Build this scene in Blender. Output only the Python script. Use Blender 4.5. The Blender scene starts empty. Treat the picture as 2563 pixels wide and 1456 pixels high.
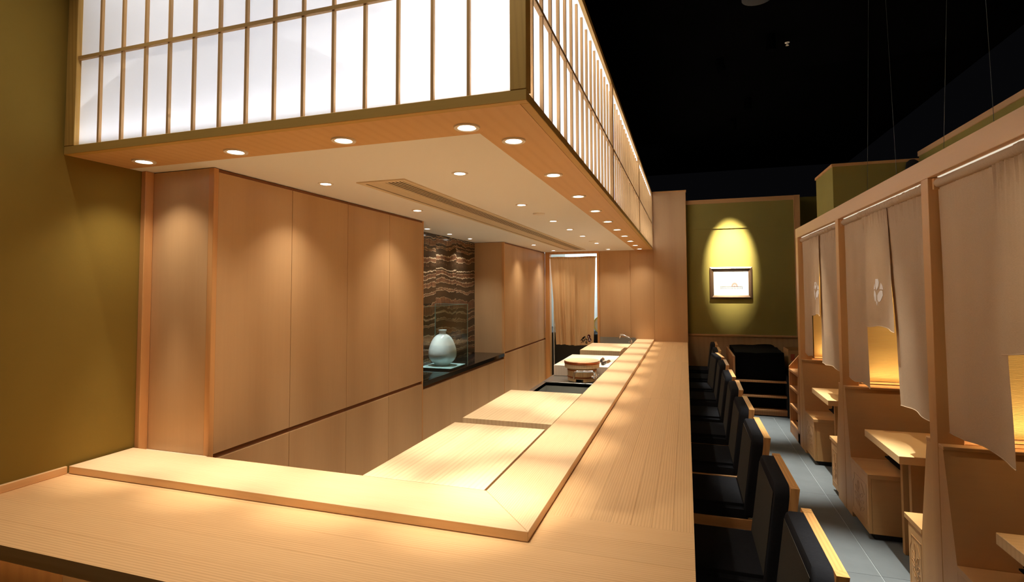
import bpy, bmesh, math, random
from mathutils import Vector, Matrix, noise
random.seed(7)
PI = math.pi
S = bpy.context.scene
COL = S.collection

# ------------------------------------------------------------------ camera
H = 1.55
cam_d = bpy.data.cameras.new('camera'); cam = bpy.data.objects.new('camera', cam_d); COL.objects.link(cam)
YAW, PITCH, ROLL = -0.314924, 0.0442189, -0.0036611
FPX, CX, CY = 1329.78, 1283.0, 665.15
fw = Vector((math.sin(YAW)*math.cos(PITCH), math.cos(YAW)*math.cos(PITCH), math.sin(PITCH)))
rt = Vector((math.cos(YAW), -math.sin(YAW), 0)); up = rt.cross(fw)
r2 = rt*math.cos(ROLL)+up*math.sin(ROLL); u2 = -rt*math.sin(ROLL)+up*math.cos(ROLL)
m = Matrix((r2, u2, -fw)).transposed().to_4x4(); m.translation = (0, 0, H)
cam.matrix_world = m
cam_d.sensor_width = 36; cam_d.lens = FPX/2563*36
cam_d.shift_x = (1281.5-CX)/2563; cam_d.shift_y = (CY-728)/2563
cam_d.clip_start = 0.02
S.camera = cam

# ------------------------------------------------------------------ world, exposure
w = bpy.data.worlds.new('world'); S.world = w; w.use_nodes = True
w.node_tree.nodes['Background'].inputs[0].default_value = (0.02, 0.02, 0.024, 1)
w.node_tree.nodes['Background'].inputs[1].default_value = 0.08
S.view_settings.view_transform = 'Standard'; S.view_settings.look = 'None'
S.view_settings.exposure = 0.22; S.view_settings.gamma = 1; S.view_settings.use_curve_mapping = False
S.cycles.use_denoising = True
S.cycles.max_bounces = 8; S.cycles.diffuse_bounces = 5; S.cycles.glossy_bounces = 4
S.cycles.transmission_bounces = 8; S.cycles.transparent_max_bounces = 8
S.cycles.sample_clamp_indirect = 6; S.cycles.caustics_reflective = False; S.cycles.caustics_refractive = False

# light levels of the place's lamps
WARM = (1.0, 0.92, 0.80); WARM2 = (1.0, 0.86, 0.68); COOL = (0.97, 1.0, 0.99); LED = (1.0, 0.74, 0.42)
P_CORE, P_WIDE = 66, 13           # soffit downlights over the counter
P_COREW, P_WIDEW = 46, 17           # downlights in the white ceiling
P_PAPER_LO, P_PAPER_HI = 4.6, 1.0     # strips inside the paper lightbox (W per metre)
P_AISLE = 1000

# ------------------------------------------------------------------ materials
def new_mat(name):
    mt = bpy.data.materials.new(name); mt.use_nodes = True
    nt = mt.node_tree; b = nt.nodes['Principled BSDF']
    return mt, nt, b
def srgb(r, g, b):
    f = lambda c: (c/255/12.92 if c/255 <= 0.04045 else ((c/255+0.055)/1.055)**2.4)
    return (f(r), f(g), f(b), 1)
def N(nt, t, **kw):
    n = nt.nodes.new(t)
    for k, v in kw.items():
        if k in n.inputs: n.inputs[k].default_value = v
        else: setattr(n, k, v)
    return n
def mathn(nt, op, a, b=None):
    n = nt.nodes.new('ShaderNodeMath'); n.operation = op
    for i, v in enumerate((a, b)):
        if v is None: continue
        if isinstance(v, (int, float)): n.inputs[i].default_value = v
        else: nt.links.new(v, n.inputs[i])
    return n.outputs[0]
def plain(name, col, rough=0.5, metal=0.0, spec=0.5, bump=0.0, bscale=200, var=0.0):
    mt, nt, b = new_mat(name)
    b.inputs['Base Color'].default_value = col; b.inputs['Roughness'].default_value = rough
    b.inputs['Metallic'].default_value = metal; b.inputs['Specular IOR Level'].default_value = spec
    if bump or var:
        tc = N(nt, 'ShaderNodeTexCoord'); ns = N(nt, 'ShaderNodeTexNoise', Scale=bscale, Detail=4.0)
        nt.links.new(tc.outputs['Object'], ns.inputs['Vector'])
        if bump:
            bp = N(nt, 'ShaderNodeBump', Strength=bump, Distance=0.01)
            nt.links.new(ns.outputs['Fac'], bp.inputs['Height']); nt.links.new(bp.outputs[0], b.inputs['Normal'])
        if var:
            hs = N(nt, 'ShaderNodeHueSaturation'); hs.inputs['Color'].default_value = col
            nt.links.new(mathn(nt, 'ADD', mathn(nt, 'MULTIPLY', ns.outputs['Fac'], var), 1-var/2), hs.inputs['Value'])
            nt.links.new(hs.outputs[0], b.inputs['Base Color'])
    return mt
def wood(name, c1, c2, axis='Z', scale=22, rough=0.42, var=0.12, wavy=3.0, strength=0.6, fine=140, spec=0.4, bump=0.0):
    """timber: long grain along axis; c1 light wood, c2 darker grain; a little tone change from piece to piece"""
    mt, nt, b = new_mat(name)
    tc = N(nt, 'ShaderNodeTexCoord'); oi = N(nt, 'ShaderNodeObjectInfo')
    sh = N(nt, 'ShaderNodeVectorMath', operation='SCALE'); sh.inputs[0].default_value = (13.1, 7.7, 5.3)
    nt.links.new(oi.outputs['Random'], sh.inputs['Scale'])
    ad = N(nt, 'ShaderNodeVectorMath', operation='ADD')
    nt.links.new(tc.outputs['Object'], ad.inputs[0]); nt.links.new(sh.outputs[0], ad.inputs[1])
    st = {'X': (0.07, 1, 1), 'Y': (1, 0.07, 1), 'Z': (1, 1, 0.05)}[axis]
    mp = N(nt, 'ShaderNodeMapping'); mp.inputs['Scale'].default_value = st
    nt.links.new(ad.outputs[0], mp.inputs['Vector'])
    wv = N(nt, 'ShaderNodeTexWave', wave_type='BANDS', bands_direction={'X': 'Y', 'Y': 'X', 'Z': 'DIAGONAL'}[axis])
    wv.inputs['Scale'].default_value = scale; wv.inputs['Distortion'].default_value = wavy
    wv.inputs['Detail'].default_value = 2.0; wv.inputs['Detail Scale'].default_value = 0.35
    nt.links.new(mp.outputs[0], wv.inputs['Vector'])
    ns = N(nt, 'ShaderNodeTexNoise', Scale=float(fine), Detail=3.0); nt.links.new(mp.outputs[0], ns.inputs['Vector'])
    nl = N(nt, 'ShaderNodeTexNoise', Scale=6.0, Detail=2.0); nt.links.new(mp.outputs[0], nl.inputs['Vector'])
    w3 = mathn(nt, 'MULTIPLY', mathn(nt, 'POWER', wv.outputs['Fac'], 2.2), mathn(nt, 'MULTIPLY', nl.outputs['Fac'], 1.5))
    f = mathn(nt, 'ADD', mathn(nt, 'MULTIPLY', w3, 0.62), mathn(nt, 'MULTIPLY', ns.outputs['Fac'], 0.42))
    f = mathn(nt, 'MULTIPLY', f, strength)
    mx = N(nt, 'ShaderNodeMix', data_type='RGBA'); nt.links.new(f, mx.inputs[0])
    mx.inputs[6].default_value = c1; mx.inputs[7].default_value = c2
    hs = N(nt, 'ShaderNodeHueSaturation')
    nt.links.new(mx.outputs[2], hs.inputs['Color'])
    nt.links.new(mathn(nt, 'ADD', mathn(nt, 'MULTIPLY', oi.outputs['Random'], var), 1-var*0.6), hs.inputs['Value'])
    nt.links.new(hs.outputs[0], b.inputs['Base Color'])
    b.inputs['Roughness'].default_value = rough; b.inputs['Specular IOR Level'].default_value = spec
    if bump:
        bp = N(nt, 'ShaderNodeBump', Strength=bump, Distance=0.002)
        nt.links.new(ns.outputs['Fac'], bp.inputs['Height']); nt.links.new(bp.outputs[0], b.inputs['Normal'])
    return mt
def emit(name, col, s):
    mt, nt, b = new_mat(name)
    nt.nodes.remove(b); e = N(nt, 'ShaderNodeEmission', Strength=float(s)); e.inputs[0].default_value = (*col, 1)
    nt.links.new(e.outputs[0], nt.nodes['Material Output'].inputs[0])
    return mt
def plaster(name, col, bump=0.35):
    mt, nt, b = new_mat(name)
    tc = N(nt, 'ShaderNodeTexCoord')
    n1 = N(nt, 'ShaderNodeTexNoise', Scale=2.2, Detail=5.0); n2 = N(nt, 'ShaderNodeTexNoise', Scale=70.0, Detail=5.0)
    v = N(nt, 'ShaderNodeTexVoronoi', Scale=24.0)
    for x in (n1, n2, v): nt.links.new(tc.outputs['Object'], x.inputs['Vector'])
    hs = N(nt, 'ShaderNodeHueSaturation'); hs.inputs['Color'].default_value = col
    nt.links.new(mathn(nt, 'ADD', mathn(nt, 'MULTIPLY', n1.outputs['Fac'], 0.25), 0.87), hs.inputs['Value'])
    nt.links.new(hs.outputs[0], b.inputs['Base Color'])
    pit = mathn(nt, 'MINIMUM', v.outputs['Distance'], 0.09)
    hgt = mathn(nt, 'ADD', mathn(nt, 'MULTIPLY', n2.outputs['Fac'], 0.3), mathn(nt, 'MULTIPLY', pit, 5.0))
    bp = N(nt, 'ShaderNodeBump', Strength=bump, Distance=0.003)
    nt.links.new(hgt, bp.inputs['Height']); nt.links.new(bp.outputs[0], b.inputs['Normal'])
    b.inputs['Roughness'].default_value = 0.9; b.inputs['Specular IOR Level'].default_value = 0.15
    return mt
def fabric(name, col, scale=260, bump=0.4, thin=0.0, streak=(0.25, 0.25, 2.2), var=0.35):
    mt, nt, b = new_mat(name)
    tc = N(nt, 'ShaderNodeTexCoord'); mp = N(nt, 'ShaderNodeMapping'); mp.inputs['Scale'].default_value = streak
    ns = N(nt, 'ShaderNodeTexNoise', Scale=float(scale), Detail=3.0)
    nt.links.new(tc.outputs['Object'], mp.inputs['Vector']); nt.links.new(mp.outputs[0], ns.inputs['Vector'])
    hs = N(nt, 'ShaderNodeHueSaturation'); hs.inputs['Color'].default_value = col
    nt.links.new(mathn(nt, 'ADD', mathn(nt, 'MULTIPLY', ns.outputs['Fac'], var), 1-var/2), hs.inputs['Value'])
    nt.links.new(hs.outputs[0], b.inputs['Base Color'])
    b.inputs['Roughness'].default_value = 0.95; b.inputs['Specular IOR Level'].default_value = 0.08
    bp = N(nt, 'ShaderNodeBump', Strength=bump, Distance=0.001)
    nt.links.new(ns.outputs['Fac'], bp.inputs['Height']); nt.links.new(bp.outputs[0], b.inputs['Normal'])
    if thin:
        tr = N(nt, 'ShaderNodeBsdfTranslucent'); nt.links.new(hs.outputs[0], tr.inputs[0])
        mx = N(nt, 'ShaderNodeMixShader'); mx.inputs[0].default_value = thin
        nt.links.new(b.outputs[0], mx.inputs[1]); nt.links.new(tr.outputs[0], mx.inputs[2])
        nt.links.new(mx.outputs[0], nt.nodes['Material Output'].inputs[0])
    return mt
def paper_mat():
    mt, nt, b = new_mat('shoji_paper')
    nt.nodes.remove(b)
    tr = N(nt, 'ShaderNodeBsdfTranslucent'); tr.inputs[0].default_value = (0.88, 0.88, 0.9, 1)
    df = N(nt, 'ShaderNodeBsdfDiffuse'); df.inputs[0].default_value = (0.8, 0.8, 0.8, 1)
    mx = N(nt, 'ShaderNodeMixShader'); mx.inputs[0].default_value = 0.35
    nt.links.new(tr.outputs[0], mx.inputs[1]); nt.links.new(df.outputs[0], mx.inputs[2])
    nt.links.new(mx.outputs[0], nt.nodes['Material Output'].inputs[0])
    return mt
def stone_mat():
    """dark brown banded stone: uneven cream and brown layers with dark brush streaks"""
    mt, nt, b = new_mat('banded_stone')
    tc = N(nt, 'ShaderNodeTexCoord'); oi = N(nt, 'ShaderNodeObjectInfo')
    sp = N(nt, 'ShaderNodeSeparateXYZ'); nt.links.new(tc.outputs['Object'], sp.inputs[0])
    n1 = N(nt, 'ShaderNodeTexNoise', Scale=2.4, Detail=3.0, Roughness=0.5); nt.links.new(tc.outputs['Object'], n1.inputs['Vector'])
    n4 = N(nt, 'ShaderNodeTexNoise', Scale=28.0, Detail=3.0); nt.links.new(tc.outputs['Object'], n4.inputs['Vector'])
    zz = mathn(nt, 'ADD', mathn(nt, 'ADD', sp.outputs['Z'], mathn(nt, 'MULTIPLY', n1.outputs['Fac'], 0.17)), mathn(nt, 'ADD', mathn(nt, 'MULTIPLY', oi.outputs['Random'], 0.07), mathn(nt, 'MULTIPLY', n4.outputs['Fac'], 0.025)))
    cb = N(nt, 'ShaderNodeCombineXYZ'); nt.links.new(zz, cb.inputs[2])
    n2 = N(nt, 'ShaderNodeTexNoise', Scale=9.0, Detail=2.0, Roughness=0.5); nt.links.new(cb.outputs[0], n2.inputs['Vector'])
    rp = N(nt, 'ShaderNodeValToRGB'); e = rp.color_ramp.elements
    e[0].position = 0.30; e[0].color = srgb(66, 50, 34)
    e[1].position = 0.72; e[1].color = srgb(50, 38, 26)
    for ps, c in ((0.45, srgb(58, 44, 30)), (0.50, srgb(84, 60, 40)), (0.513, srgb(214, 186, 146)), (0.522, srgb(140, 102, 70)), (0.55, srgb(118, 80, 54)), (0.60, srgb(104, 70, 48)), (0.615, srgb(54, 40, 28))):
        x = e.new(ps); x.color = c
    nt.links.new(n2.outputs['Fac'], rp.inputs[0])
    m3 = N(nt, 'ShaderNodeMapping'); m3.inputs['Scale'].default_value = (1, 60, 9)
    nt.links.new(tc.outputs['Object'], m3.inputs['Vector'])
    n3 = N(nt, 'ShaderNodeTexNoise', Scale=1.4, Detail=5.0, Roughness=0.7); nt.links.new(m3.outputs[0], n3.inputs['Vector'])
    hs = N(nt, 'ShaderNodeHueSaturation'); nt.links.new(rp.outputs[0], hs.inputs['Color'])
    nt.links.new(mathn(nt, 'ADD', mathn(nt, 'MULTIPLY', n3.outputs['Fac'], 2.8), -0.65), hs.inputs['Value'])
    nt.links.new(hs.outputs[0], b.inputs['Base Color'])
    b.inputs['Roughness'].default_value = 0.14
    return mt
def floor_mat():
    mt, nt, b = new_mat('grey_floor_tile')
    tc = N(nt, 'ShaderNodeTexCoord'); oi = N(nt, 'ShaderNodeObjectInfo')
    n1 = N(nt, 'ShaderNodeTexNoise', Scale=5.0, Detail=7.0, Roughness=0.65); nt.links.new(tc.outputs['Object'], n1.inputs['Vector'])
    hs = N(nt, 'ShaderNodeHueSaturation'); hs.inputs['Color'].default_value = srgb(100, 103, 100)
    nt.links.new(mathn(nt, 'ADD', mathn(nt, 'ADD', mathn(nt, 'MULTIPLY', n1.outputs['Fac'], 0.5), 0.7), mathn(nt, 'MULTIPLY', oi.outputs['Random'], 0.08)), hs.inputs['Value'])
    nt.links.new(hs.outputs[0], b.inputs['Base Color']); b.inputs['Roughness'].default_value = 0.55
    return mt
def glass_mat(name, col=(0.93, 0.98, 0.97, 1), rough=0.0):
    mt, nt, b = new_mat(name)
    nt.nodes.remove(b)
    tp = N(nt, 'ShaderNodeBsdfTransparent'); tp.inputs[0].default_value = col
    gl = N(nt, 'ShaderNodeBsdfGlossy'); gl.inputs['Roughness'].default_value = rough
    fr = N(nt, 'ShaderNodeFresnel', IOR=1.35); ge = N(nt, 'ShaderNodeNewGeometry')
    mx = N(nt, 'ShaderNodeMixShader'); nt.links.new(mathn(nt, 'MULTIPLY', fr.outputs[0], mathn(nt, 'SUBTRACT', 1.0, ge.outputs['Backfacing'])), mx.inputs[0])
    nt.links.new(tp.outputs[0], mx.inputs[1]); nt.links.new(gl.outputs[0], mx.inputs[2])
    nt.links.new(mx.outputs[0], nt.nodes['Material Output'].inputs[0])
    return mt

M = {}
M['counter_x'] = wood('counter_wood_x', srgb(236, 192, 136), srgb(190, 130, 74), 'X', 30, 0.36, 0.07, 8.0, 0.62, 110)
M['counter_y'] = wood('counter_wood_y', srgb(236, 192, 136), srgb(190, 130, 74), 'Y', 30, 0.36, 0.09, 8.0, 0.62, 110)
M['ledge_x'] = wood('ledge_wood_x', srgb(240, 206, 160), srgb(200, 146, 90), 'X', 36, 0.36, 0.03, 6.0, 0.7, 110)
M['ledge_y'] = wood('ledge_wood_y', srgb(240, 206, 160), srgb(200, 146, 90), 'Y', 36, 0.36, 0.03, 6.0, 0.7, 110)
M['cab'] = wood('cabinet_veneer', srgb(206, 164, 116), srgb(172, 128, 82), 'Z', 1.5, 0.45, 0.05, 4.0, 0.5, 70)
M['cab_edge'] = wood('cabinet_edge', srgb(216, 160, 100), srgb(180, 120, 66), 'Z', 9, 0.45, 0.05, 2.0, 0.5)
M['groove'] = wood('groove_wood', srgb(150, 96, 56), srgb(110, 66, 36), 'Y', 20, 0.6, 0.05)
M['soffit'] = wood('soffit_veneer', srgb(224, 178, 120), srgb(204, 150, 94), 'Y', 6, 0.5, 0.03, 2.0, 0.4, 60)
M['frame'] = wood('lightbox_frame', srgb(214, 172, 92), srgb(176, 132, 62), 'X', 30, 0.5, 0.06, 2.0, 0.7)
M['frame_z'] = wood('lightbox_frame_z', srgb(214, 172, 92), srgb(176, 132, 62), 'Z', 30, 0.5, 0.06, 2.0, 0.7)
M['kumiko'] = wood('muntin_wood', srgb(214, 170, 112), srgb(180, 132, 78), 'Z', 30, 0.5, 0.06, 2.0, 0.5)
M['kumiko_x'] = wood('muntin_wood_x', srgb(206, 164, 100), srgb(172, 126, 70), 'X', 30, 0.5, 0.06, 2.0, 0.5)
M['booth'] = wood('booth_wood', srgb(212, 160, 98), srgb(174, 118, 62), 'Z', 1.5, 0.5, 0.07, 4.0, 0.45, 70)
M['booth_x'] = wood('booth_wood_x', srgb(212, 160, 98), srgb(174, 118, 62), 'X', 1.5, 0.5, 0.07, 4.0, 0.45, 70)
M['booth_y'] = wood('booth_wood_y', srgb(222, 176, 122), srgb(196, 144, 92), 'Y', 1.5, 0.5, 0.05, 4.0, 0.4, 70)
M['table'] = wood('table_wood', srgb(232, 190, 130), srgb(204, 154, 94), 'X', 12, 0.42, 0.06, 2.0, 0.5)
M['chair'] = wood('chair_wood', srgb(222, 164, 96), srgb(170, 110, 54), 'Z', 26, 0.42, 0.10, 3.0, 0.8)
M['chair_y'] = wood('chair_wood_y', srgb(222, 164, 96), srgb(170, 110, 54), 'Y', 26, 0.42, 0.10, 3.0, 0.6)
M['chair_x'] = wood('chair_wood_x', srgb(222, 164, 96), srgb(170, 110, 54), 'X', 26, 0.42, 0.10, 3.0, 0.8)
M['block'] = wood('block_wood', srgb(246, 218, 172), srgb(216, 172, 116), 'Y', 14, 0.5, 0.09, 3.0, 0.55)
M['block_pale'] = wood('block_wood_pale', srgb(250, 236, 214), srgb(226, 198, 164), 'Y', 12, 0.5, 0.05, 2.0, 0.35)
M['tub'] = wood('tub_wood', srgb(238, 204, 148), srgb(206, 158, 100), 'Z', 26, 0.5, 0.08, 2.0, 0.6)
M['shelf'] = wood('shelf_wood', srgb(196, 138, 82), srgb(150, 96, 52), 'Y', 12, 0.5, 0.07, 2.0, 0.5)
M['dado'] = wood('dado_wood', srgb(196, 156, 104), srgb(166, 124, 76), 'Z', 9, 0.6, 0.05, 2.0, 0.4)
M['olive'] = plaster('olive_plaster', srgb(134, 109, 45))
M['olive_smooth'] = plaster('olive_paint', srgb(150, 134, 68), 0.05)
M['white_ceiling'] = plain('white_ceiling_paint', srgb(250, 246, 240), 0.8, spec=0.2)
M['black'] = plain('black_ceiling_paint', (0.0022, 0.0022, 0.0026, 1), 0.95, spec=0.0)
M['inner_white'] = plain('lightbox_white', (0.85, 0.85, 0.85, 1), 0.9, spec=0.0)
M['paper'] = paper_mat()
M['ring'] = plain('downlight_ring', srgb(250, 240, 224), 0.4)
M['ring_dark'] = plain('downlight_baffle', srgb(60, 50, 40), 0.5)
M['lens'] = emit('downlight_lens', (1, 0.97, 0.92), 14); M['lens'].cycles.emission_sampling = 'NONE'
M['slot'] = plain('grille_black', (0.004, 0.004, 0.004, 1), 0.9, spec=0.0)
M['grille'] = plain('grille_paint', srgb(226, 204, 170), 0.6)
M['granite'] = plain('black_granite', (0.004, 0.004, 0.004, 1), 0.06)
M['stone'] = stone_mat()
M['porcelain'] = plain('porcelain', srgb(232, 240, 240), 0.14)
M['tray'] = plain('frosted_tray', srgb(190, 222, 222), 0.12)
M['tray_edge'] = plain('tray_edge', srgb(90, 170, 172), 0.1)
M['glass'] = glass_mat('screen_glass', (0.80, 0.85, 0.82, 1)); M['glass_edge'] = plain('glass_edge', srgb(120, 150, 140), 0.15)
M['steel'] = plain('brushed_steel', srgb(176, 178, 174), 0.32, 1.0, bump=0.03, bscale=90)
M['steel_satin'] = plain('satin_steel', srgb(170, 172, 164), 0.5, 0.55)
M['chrome'] = plain('chrome', srgb(225, 225, 228), 0.07, 1.0)
M['copper'] = plain('copper_band', srgb(190, 112, 72), 0.28, 1.0)
M['blackcloth'] = fabric('black_upholstery', srgb(32, 31, 32), 420, 0.3, var=0.6)
M['greycloth'] = fabric('charcoal_weave', srgb(66, 60, 50), 500, 0.35, streak=(1, 1, 1), var=0.9)
M['blackprop'] = fabric('black_cloth', srgb(12, 11, 12), 300, 0.3)
M['linen'] = fabric('linen', srgb(198, 170, 136), 330, 0.5, 0.15, (1, 0.3, 2.4), 0.3)
M['linen_hem'] = fabric('linen_hem', srgb(206, 176, 140), 330, 0.3, 0.1, (1, 0.3, 2.4), 0.3)
M['curtain'] = fabric('ochre_linen', srgb(214, 170, 118), 330, 0.5, 0.1, (0.5, 1, 2.2), 0.28)
M['crest'] = plain('white_print', srgb(236, 230, 222), 0.9, spec=0.1)
M['ink'] = plain('black_ink', (0.006, 0.005, 0.006, 1), 0.8, spec=0.1)
M['seal'] = plain('maroon_print', srgb(70, 8, 16), 0.8, spec=0.1)
M['floor'] = floor_mat(); M['grout'] = plain('pale_grout', srgb(170, 172, 166), 0.9)
M['dark_base'] = plain('dark_kick', (0.006, 0.006, 0.007, 1), 0.8)
M['led'] = emit('led_strip', LED, 16)
M['beam_glow'] = emit('beam_underside_glow', (1, 0.86, 0.66), 0.72)
M['bamboo'] = wood('bamboo_slats', srgb(226, 180, 100), srgb(176, 128, 58), 'X', 40, 0.5, 0.0, 2.0, 0.7)
M['cord'] = plain('cord', srgb(214, 190, 120), 0.8)
M['wire'] = plain('steel_wire', srgb(70, 74, 68), 0.6, 0.0)
M['picframe'] = plain('bronze_frame', srgb(120, 92, 66), 0.35, 0.5)
M['mat'] = plain('picture_mat', srgb(238, 238, 236), 0.7)
M['print_grey'] = plain('print_grey', srgb(176, 178, 168), 0.8)
M['print_red'] = plain('print_red', srgb(226, 118, 108), 0.8)
M['print_dark'] = plain('print_dark', srgb(110, 112, 110), 0.8)
M['tile_white'] = plain('white_wall_tile', srgb(214, 222, 224), 0.25)
M['kitchen_dark'] = plain('kitchen_dark', srgb(40, 38, 34), 0.4, 0.4)
M['white_cloth'] = plain('white_cloth', srgb(220, 216, 210), 0.9, bump=0.6, bscale=60)
M['card'] = plain('card_box', srgb(176, 130, 74), 0.8); M['card_red'] = plain('box_label', srgb(170, 70, 34), 0.8)
M['handle'] = plain('knife_handle', srgb(46, 34, 28), 0.35)
M['platey'] = plain('plate_rim', srgb(206, 204, 130), 0.3)
M['sill'] = plain('pale_sill', srgb(238, 222, 190), 0.6)
M['carve'] = wood('carved_grooves', srgb(182, 132, 78), srgb(150, 100, 54), 'Z', 9)

# ------------------------------------------------------------------ mesh helpers
def BM(): return bmesh.new()
def box(bm, x0, x1, y0, y1, z0, z1, bev=0.0):
    v = [bm.verts.new((x, y, z)) for z in (z0, z1) for y in (y0, y1) for x in (x0, x1)]
    fs = [bm.faces.new([v[i] for i in f]) for f in ((0, 2, 3, 1), (4, 5, 7, 6), (0, 1, 5, 4), (2, 6, 7, 3), (0, 4, 6, 2), (1, 3, 7, 5))]
    if bev:
        es = list({e for f in fs for e in f.edges})
        bmesh.ops.bevel(bm, geom=es, offset=bev, segments=1, affect='EDGES', clamp_overlap=True)
    return bm
def prism(bm, pts, d):
    """closed polygon pts (3-D) swept along vector d"""
    d = Vector(d); a = [bm.verts.new(p) for p in pts]; b = [bm.verts.new(Vector(p)+d) for p in pts]
    n = len(a); bm.faces.new(a[::-1]); bm.faces.new(b)
    for i in range(n): bm.faces.new((a[i], a[(i+1) % n], b[(i+1) % n], b[i]))
    bmesh.ops.recalc_face_normals(bm, faces=bm.faces[:])
    return bm
def lathe(bm, prof, c, seg=40, cap0=True, cap1=True):
    rings = []
    for r, z in prof:
        rings.append([bm.verts.new((c[0]+r*math.cos(2*PI*i/seg), c[1]+r*math.sin(2*PI*i/seg), c[2]+z)) for i in range(seg)])
    for a, b in zip(rings, rings[1:]):
        for i in range(seg): bm.faces.new((a[i], a[(i+1) % seg], b[(i+1) % seg], b[i]))
    if cap0: bm.faces.new(rings[0][::-1])
    if cap1: bm.faces.new(rings[-1])
    bmesh.ops.recalc_face_normals(bm, faces=bm.faces[:])
    return bm
def tube(bm, pts, r, seg=10, cap=True):
    pts = [Vector(p) for p in pts]; rings = []
    for i, p in enumerate(pts):
        t = (pts[min(i+1, len(pts)-1)]-pts[max(i-1, 0)]).normalized()
        a = t.cross(Vector((0, 0, 1)))
        if a.length < 0.05: a = t.cross(Vector((0, 1, 0)))
        a.normalize(); b = t.cross(a).normalized()
        rr = r[i] if isinstance(r, (list, tuple)) else r
        rings.append([bm.verts.new(p+a*rr*math.cos(2*PI*k/seg)+b*rr*math.sin(2*PI*k/seg)) for k in range(seg)])
    for A, B in zip(rings, rings[1:]):
        for k in range(seg): bm.faces.new((A[k], A[(k+1) % seg], B[(k+1) % seg], B[k]))
    if cap: bm.faces.new(rings[0][::-1]); bm.faces.new(rings[-1])
    bmesh.ops.recalc_face_normals(bm, faces=bm.faces[:])
    return bm
def bend(pts, n=6, r=0.03):
    """round the corners of a polyline"""
    pts = [Vector(p) for p in pts]; out = [pts[0]]
    for a, b, c in zip(pts, pts[1:], pts[2:]):
        u = (a-b).normalized(); v = (c-b).normalized(); rr = min(r, (a-b).length*0.49, (c-b).length*0.49)
        p, q = b+u*rr, b+v*rr
        for i in range(n+1):
            t = i/n; out.append(p*(1-t)**2+b*2*t*(1-t)+q*t*t)
    out.append(pts[-1]); return out
def obj(name, bm, mat, parent=None, smooth=False, kind=None, label=None):
    me = bpy.data.meshes.new(name); bm.to_mesh(me); bm.free()
    me.materials.append(M[mat] if isinstance(mat, str) else mat)
    if smooth:
        me.polygons.foreach_set('use_smooth', [True]*len(me.polygons))
        me.set_sharp_from_angle(angle=math.radians(38))
    o = bpy.data.objects.new(name, me); COL.objects.link(o)
    if parent:
        o.parent = parent
        if parent.type == 'EMPTY': o.matrix_parent_inverse = Matrix.Translation(-parent.location)
    if kind: o['kind'] = kind
    if label: o['label'] = label
    return o
def struct(name, bm, mat, **k): return obj(name, bm, mat, kind='structure', **k)
def thing(name, label, cat, loc, group=None):
    o = bpy.data.objects.new(name, None); COL.objects.link(o); o.location = loc; o.empty_display_size = 0.05
    o['label'] = label; o['category'] = cat
    if group: o['group'] = group
    bpy.context.view_layer.update() if False else None
    return o
def tag(o, label, cat, group=None):
    o['label'] = label; o['category'] = cat
    if group: o['group'] = group
    return o
def share(name, src, parent, loc):
    """another piece with the same mesh, moved by loc"""
    o = bpy.data.objects.new(name, src.data); COL.objects.link(o); o.location = loc
    if parent:
        o.parent = parent
        if parent.type == 'EMPTY': o.matrix_parent_inverse = Matrix.Translation(-parent.location)
    return o
def dup(root, loc, label, group=None, rotz=0):
    r = root.copy(); COL.objects.link(r); r.location = loc; r.rotation_euler = (0, 0, rotz); r['label'] = label
    if group: r['group'] = group
    for ch in list(root.children):
        c = ch.copy(); COL.objects.link(c); c.parent = r
        for g in list(ch.children):
            d = g.copy(); COL.objects.link(d); d.parent = c
    return r
def lamp_spot(name, loc, direction, power, col, angle, blend, rad, parent=None):
    l = bpy.data.lights.new(name, 'SPOT'); l.energy = power; l.color = col; l.spot_size = math.radians(angle); l.spot_blend = blend
    l.shadow_soft_size = rad
    o = bpy.data.objects.new(name, l); COL.objects.link(o)
    q = Vector(direction).to_track_quat('-Z', 'Y')
    o.matrix_world = Matrix.Translation(Vector(loc)) @ q.to_matrix().to_4x4()
    if parent:
        o.parent = parent; o.matrix_parent_inverse = Matrix.Translation(-parent.location)
    return o
def lamp_area(name, loc, direction, sx, sy, power, col, yvec=None):
    l = bpy.data.lights.new(name, 'AREA'); l.shape = 'RECTANGLE'; l.size = sx; l.size_y = sy; l.energy = power; l.color = col
    o = bpy.data.objects.new(name, l); COL.objects.link(o)
    d = Vector(direction).normalized(); z = -d
    x = Vector(yvec) if yvec else Vector((1, 0, 0)); x = (x - z*x.dot(z)).normalized(); y = z.cross(x)
    mt = Matrix((x, y, z)).transposed().to_4x4(); mt.translation = loc
    o.matrix_world = mt
    return o

XL = -2.54          # left wall
XC = -2.125         # cabinet fronts
YP = 8.20           # partition / end of bar
ZS = 2.137          # soffit
ZC = 0.77           # counter top
XB = 1.05           # booth front plane
XW = 2.13           # booth back wall

# ------------------------------------------------------------------ lamps of the setting
# aisle spots on the black ceiling (fittings built with the ceiling)
AISLE = [(0.72, 1.70), (0.72, 3.35), (0.74, 5.0), (0.72, 6.6)]
CEIL = 3.75

lamp_area('added_room_fill', (0.9, -0.9, 3.5), (-0.05, 0.8, -0.6), 1.2, 0.8, 7, (1, 0.88, 0.7))  # unseen soft fill added behind the camera for surfaces that face it
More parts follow.
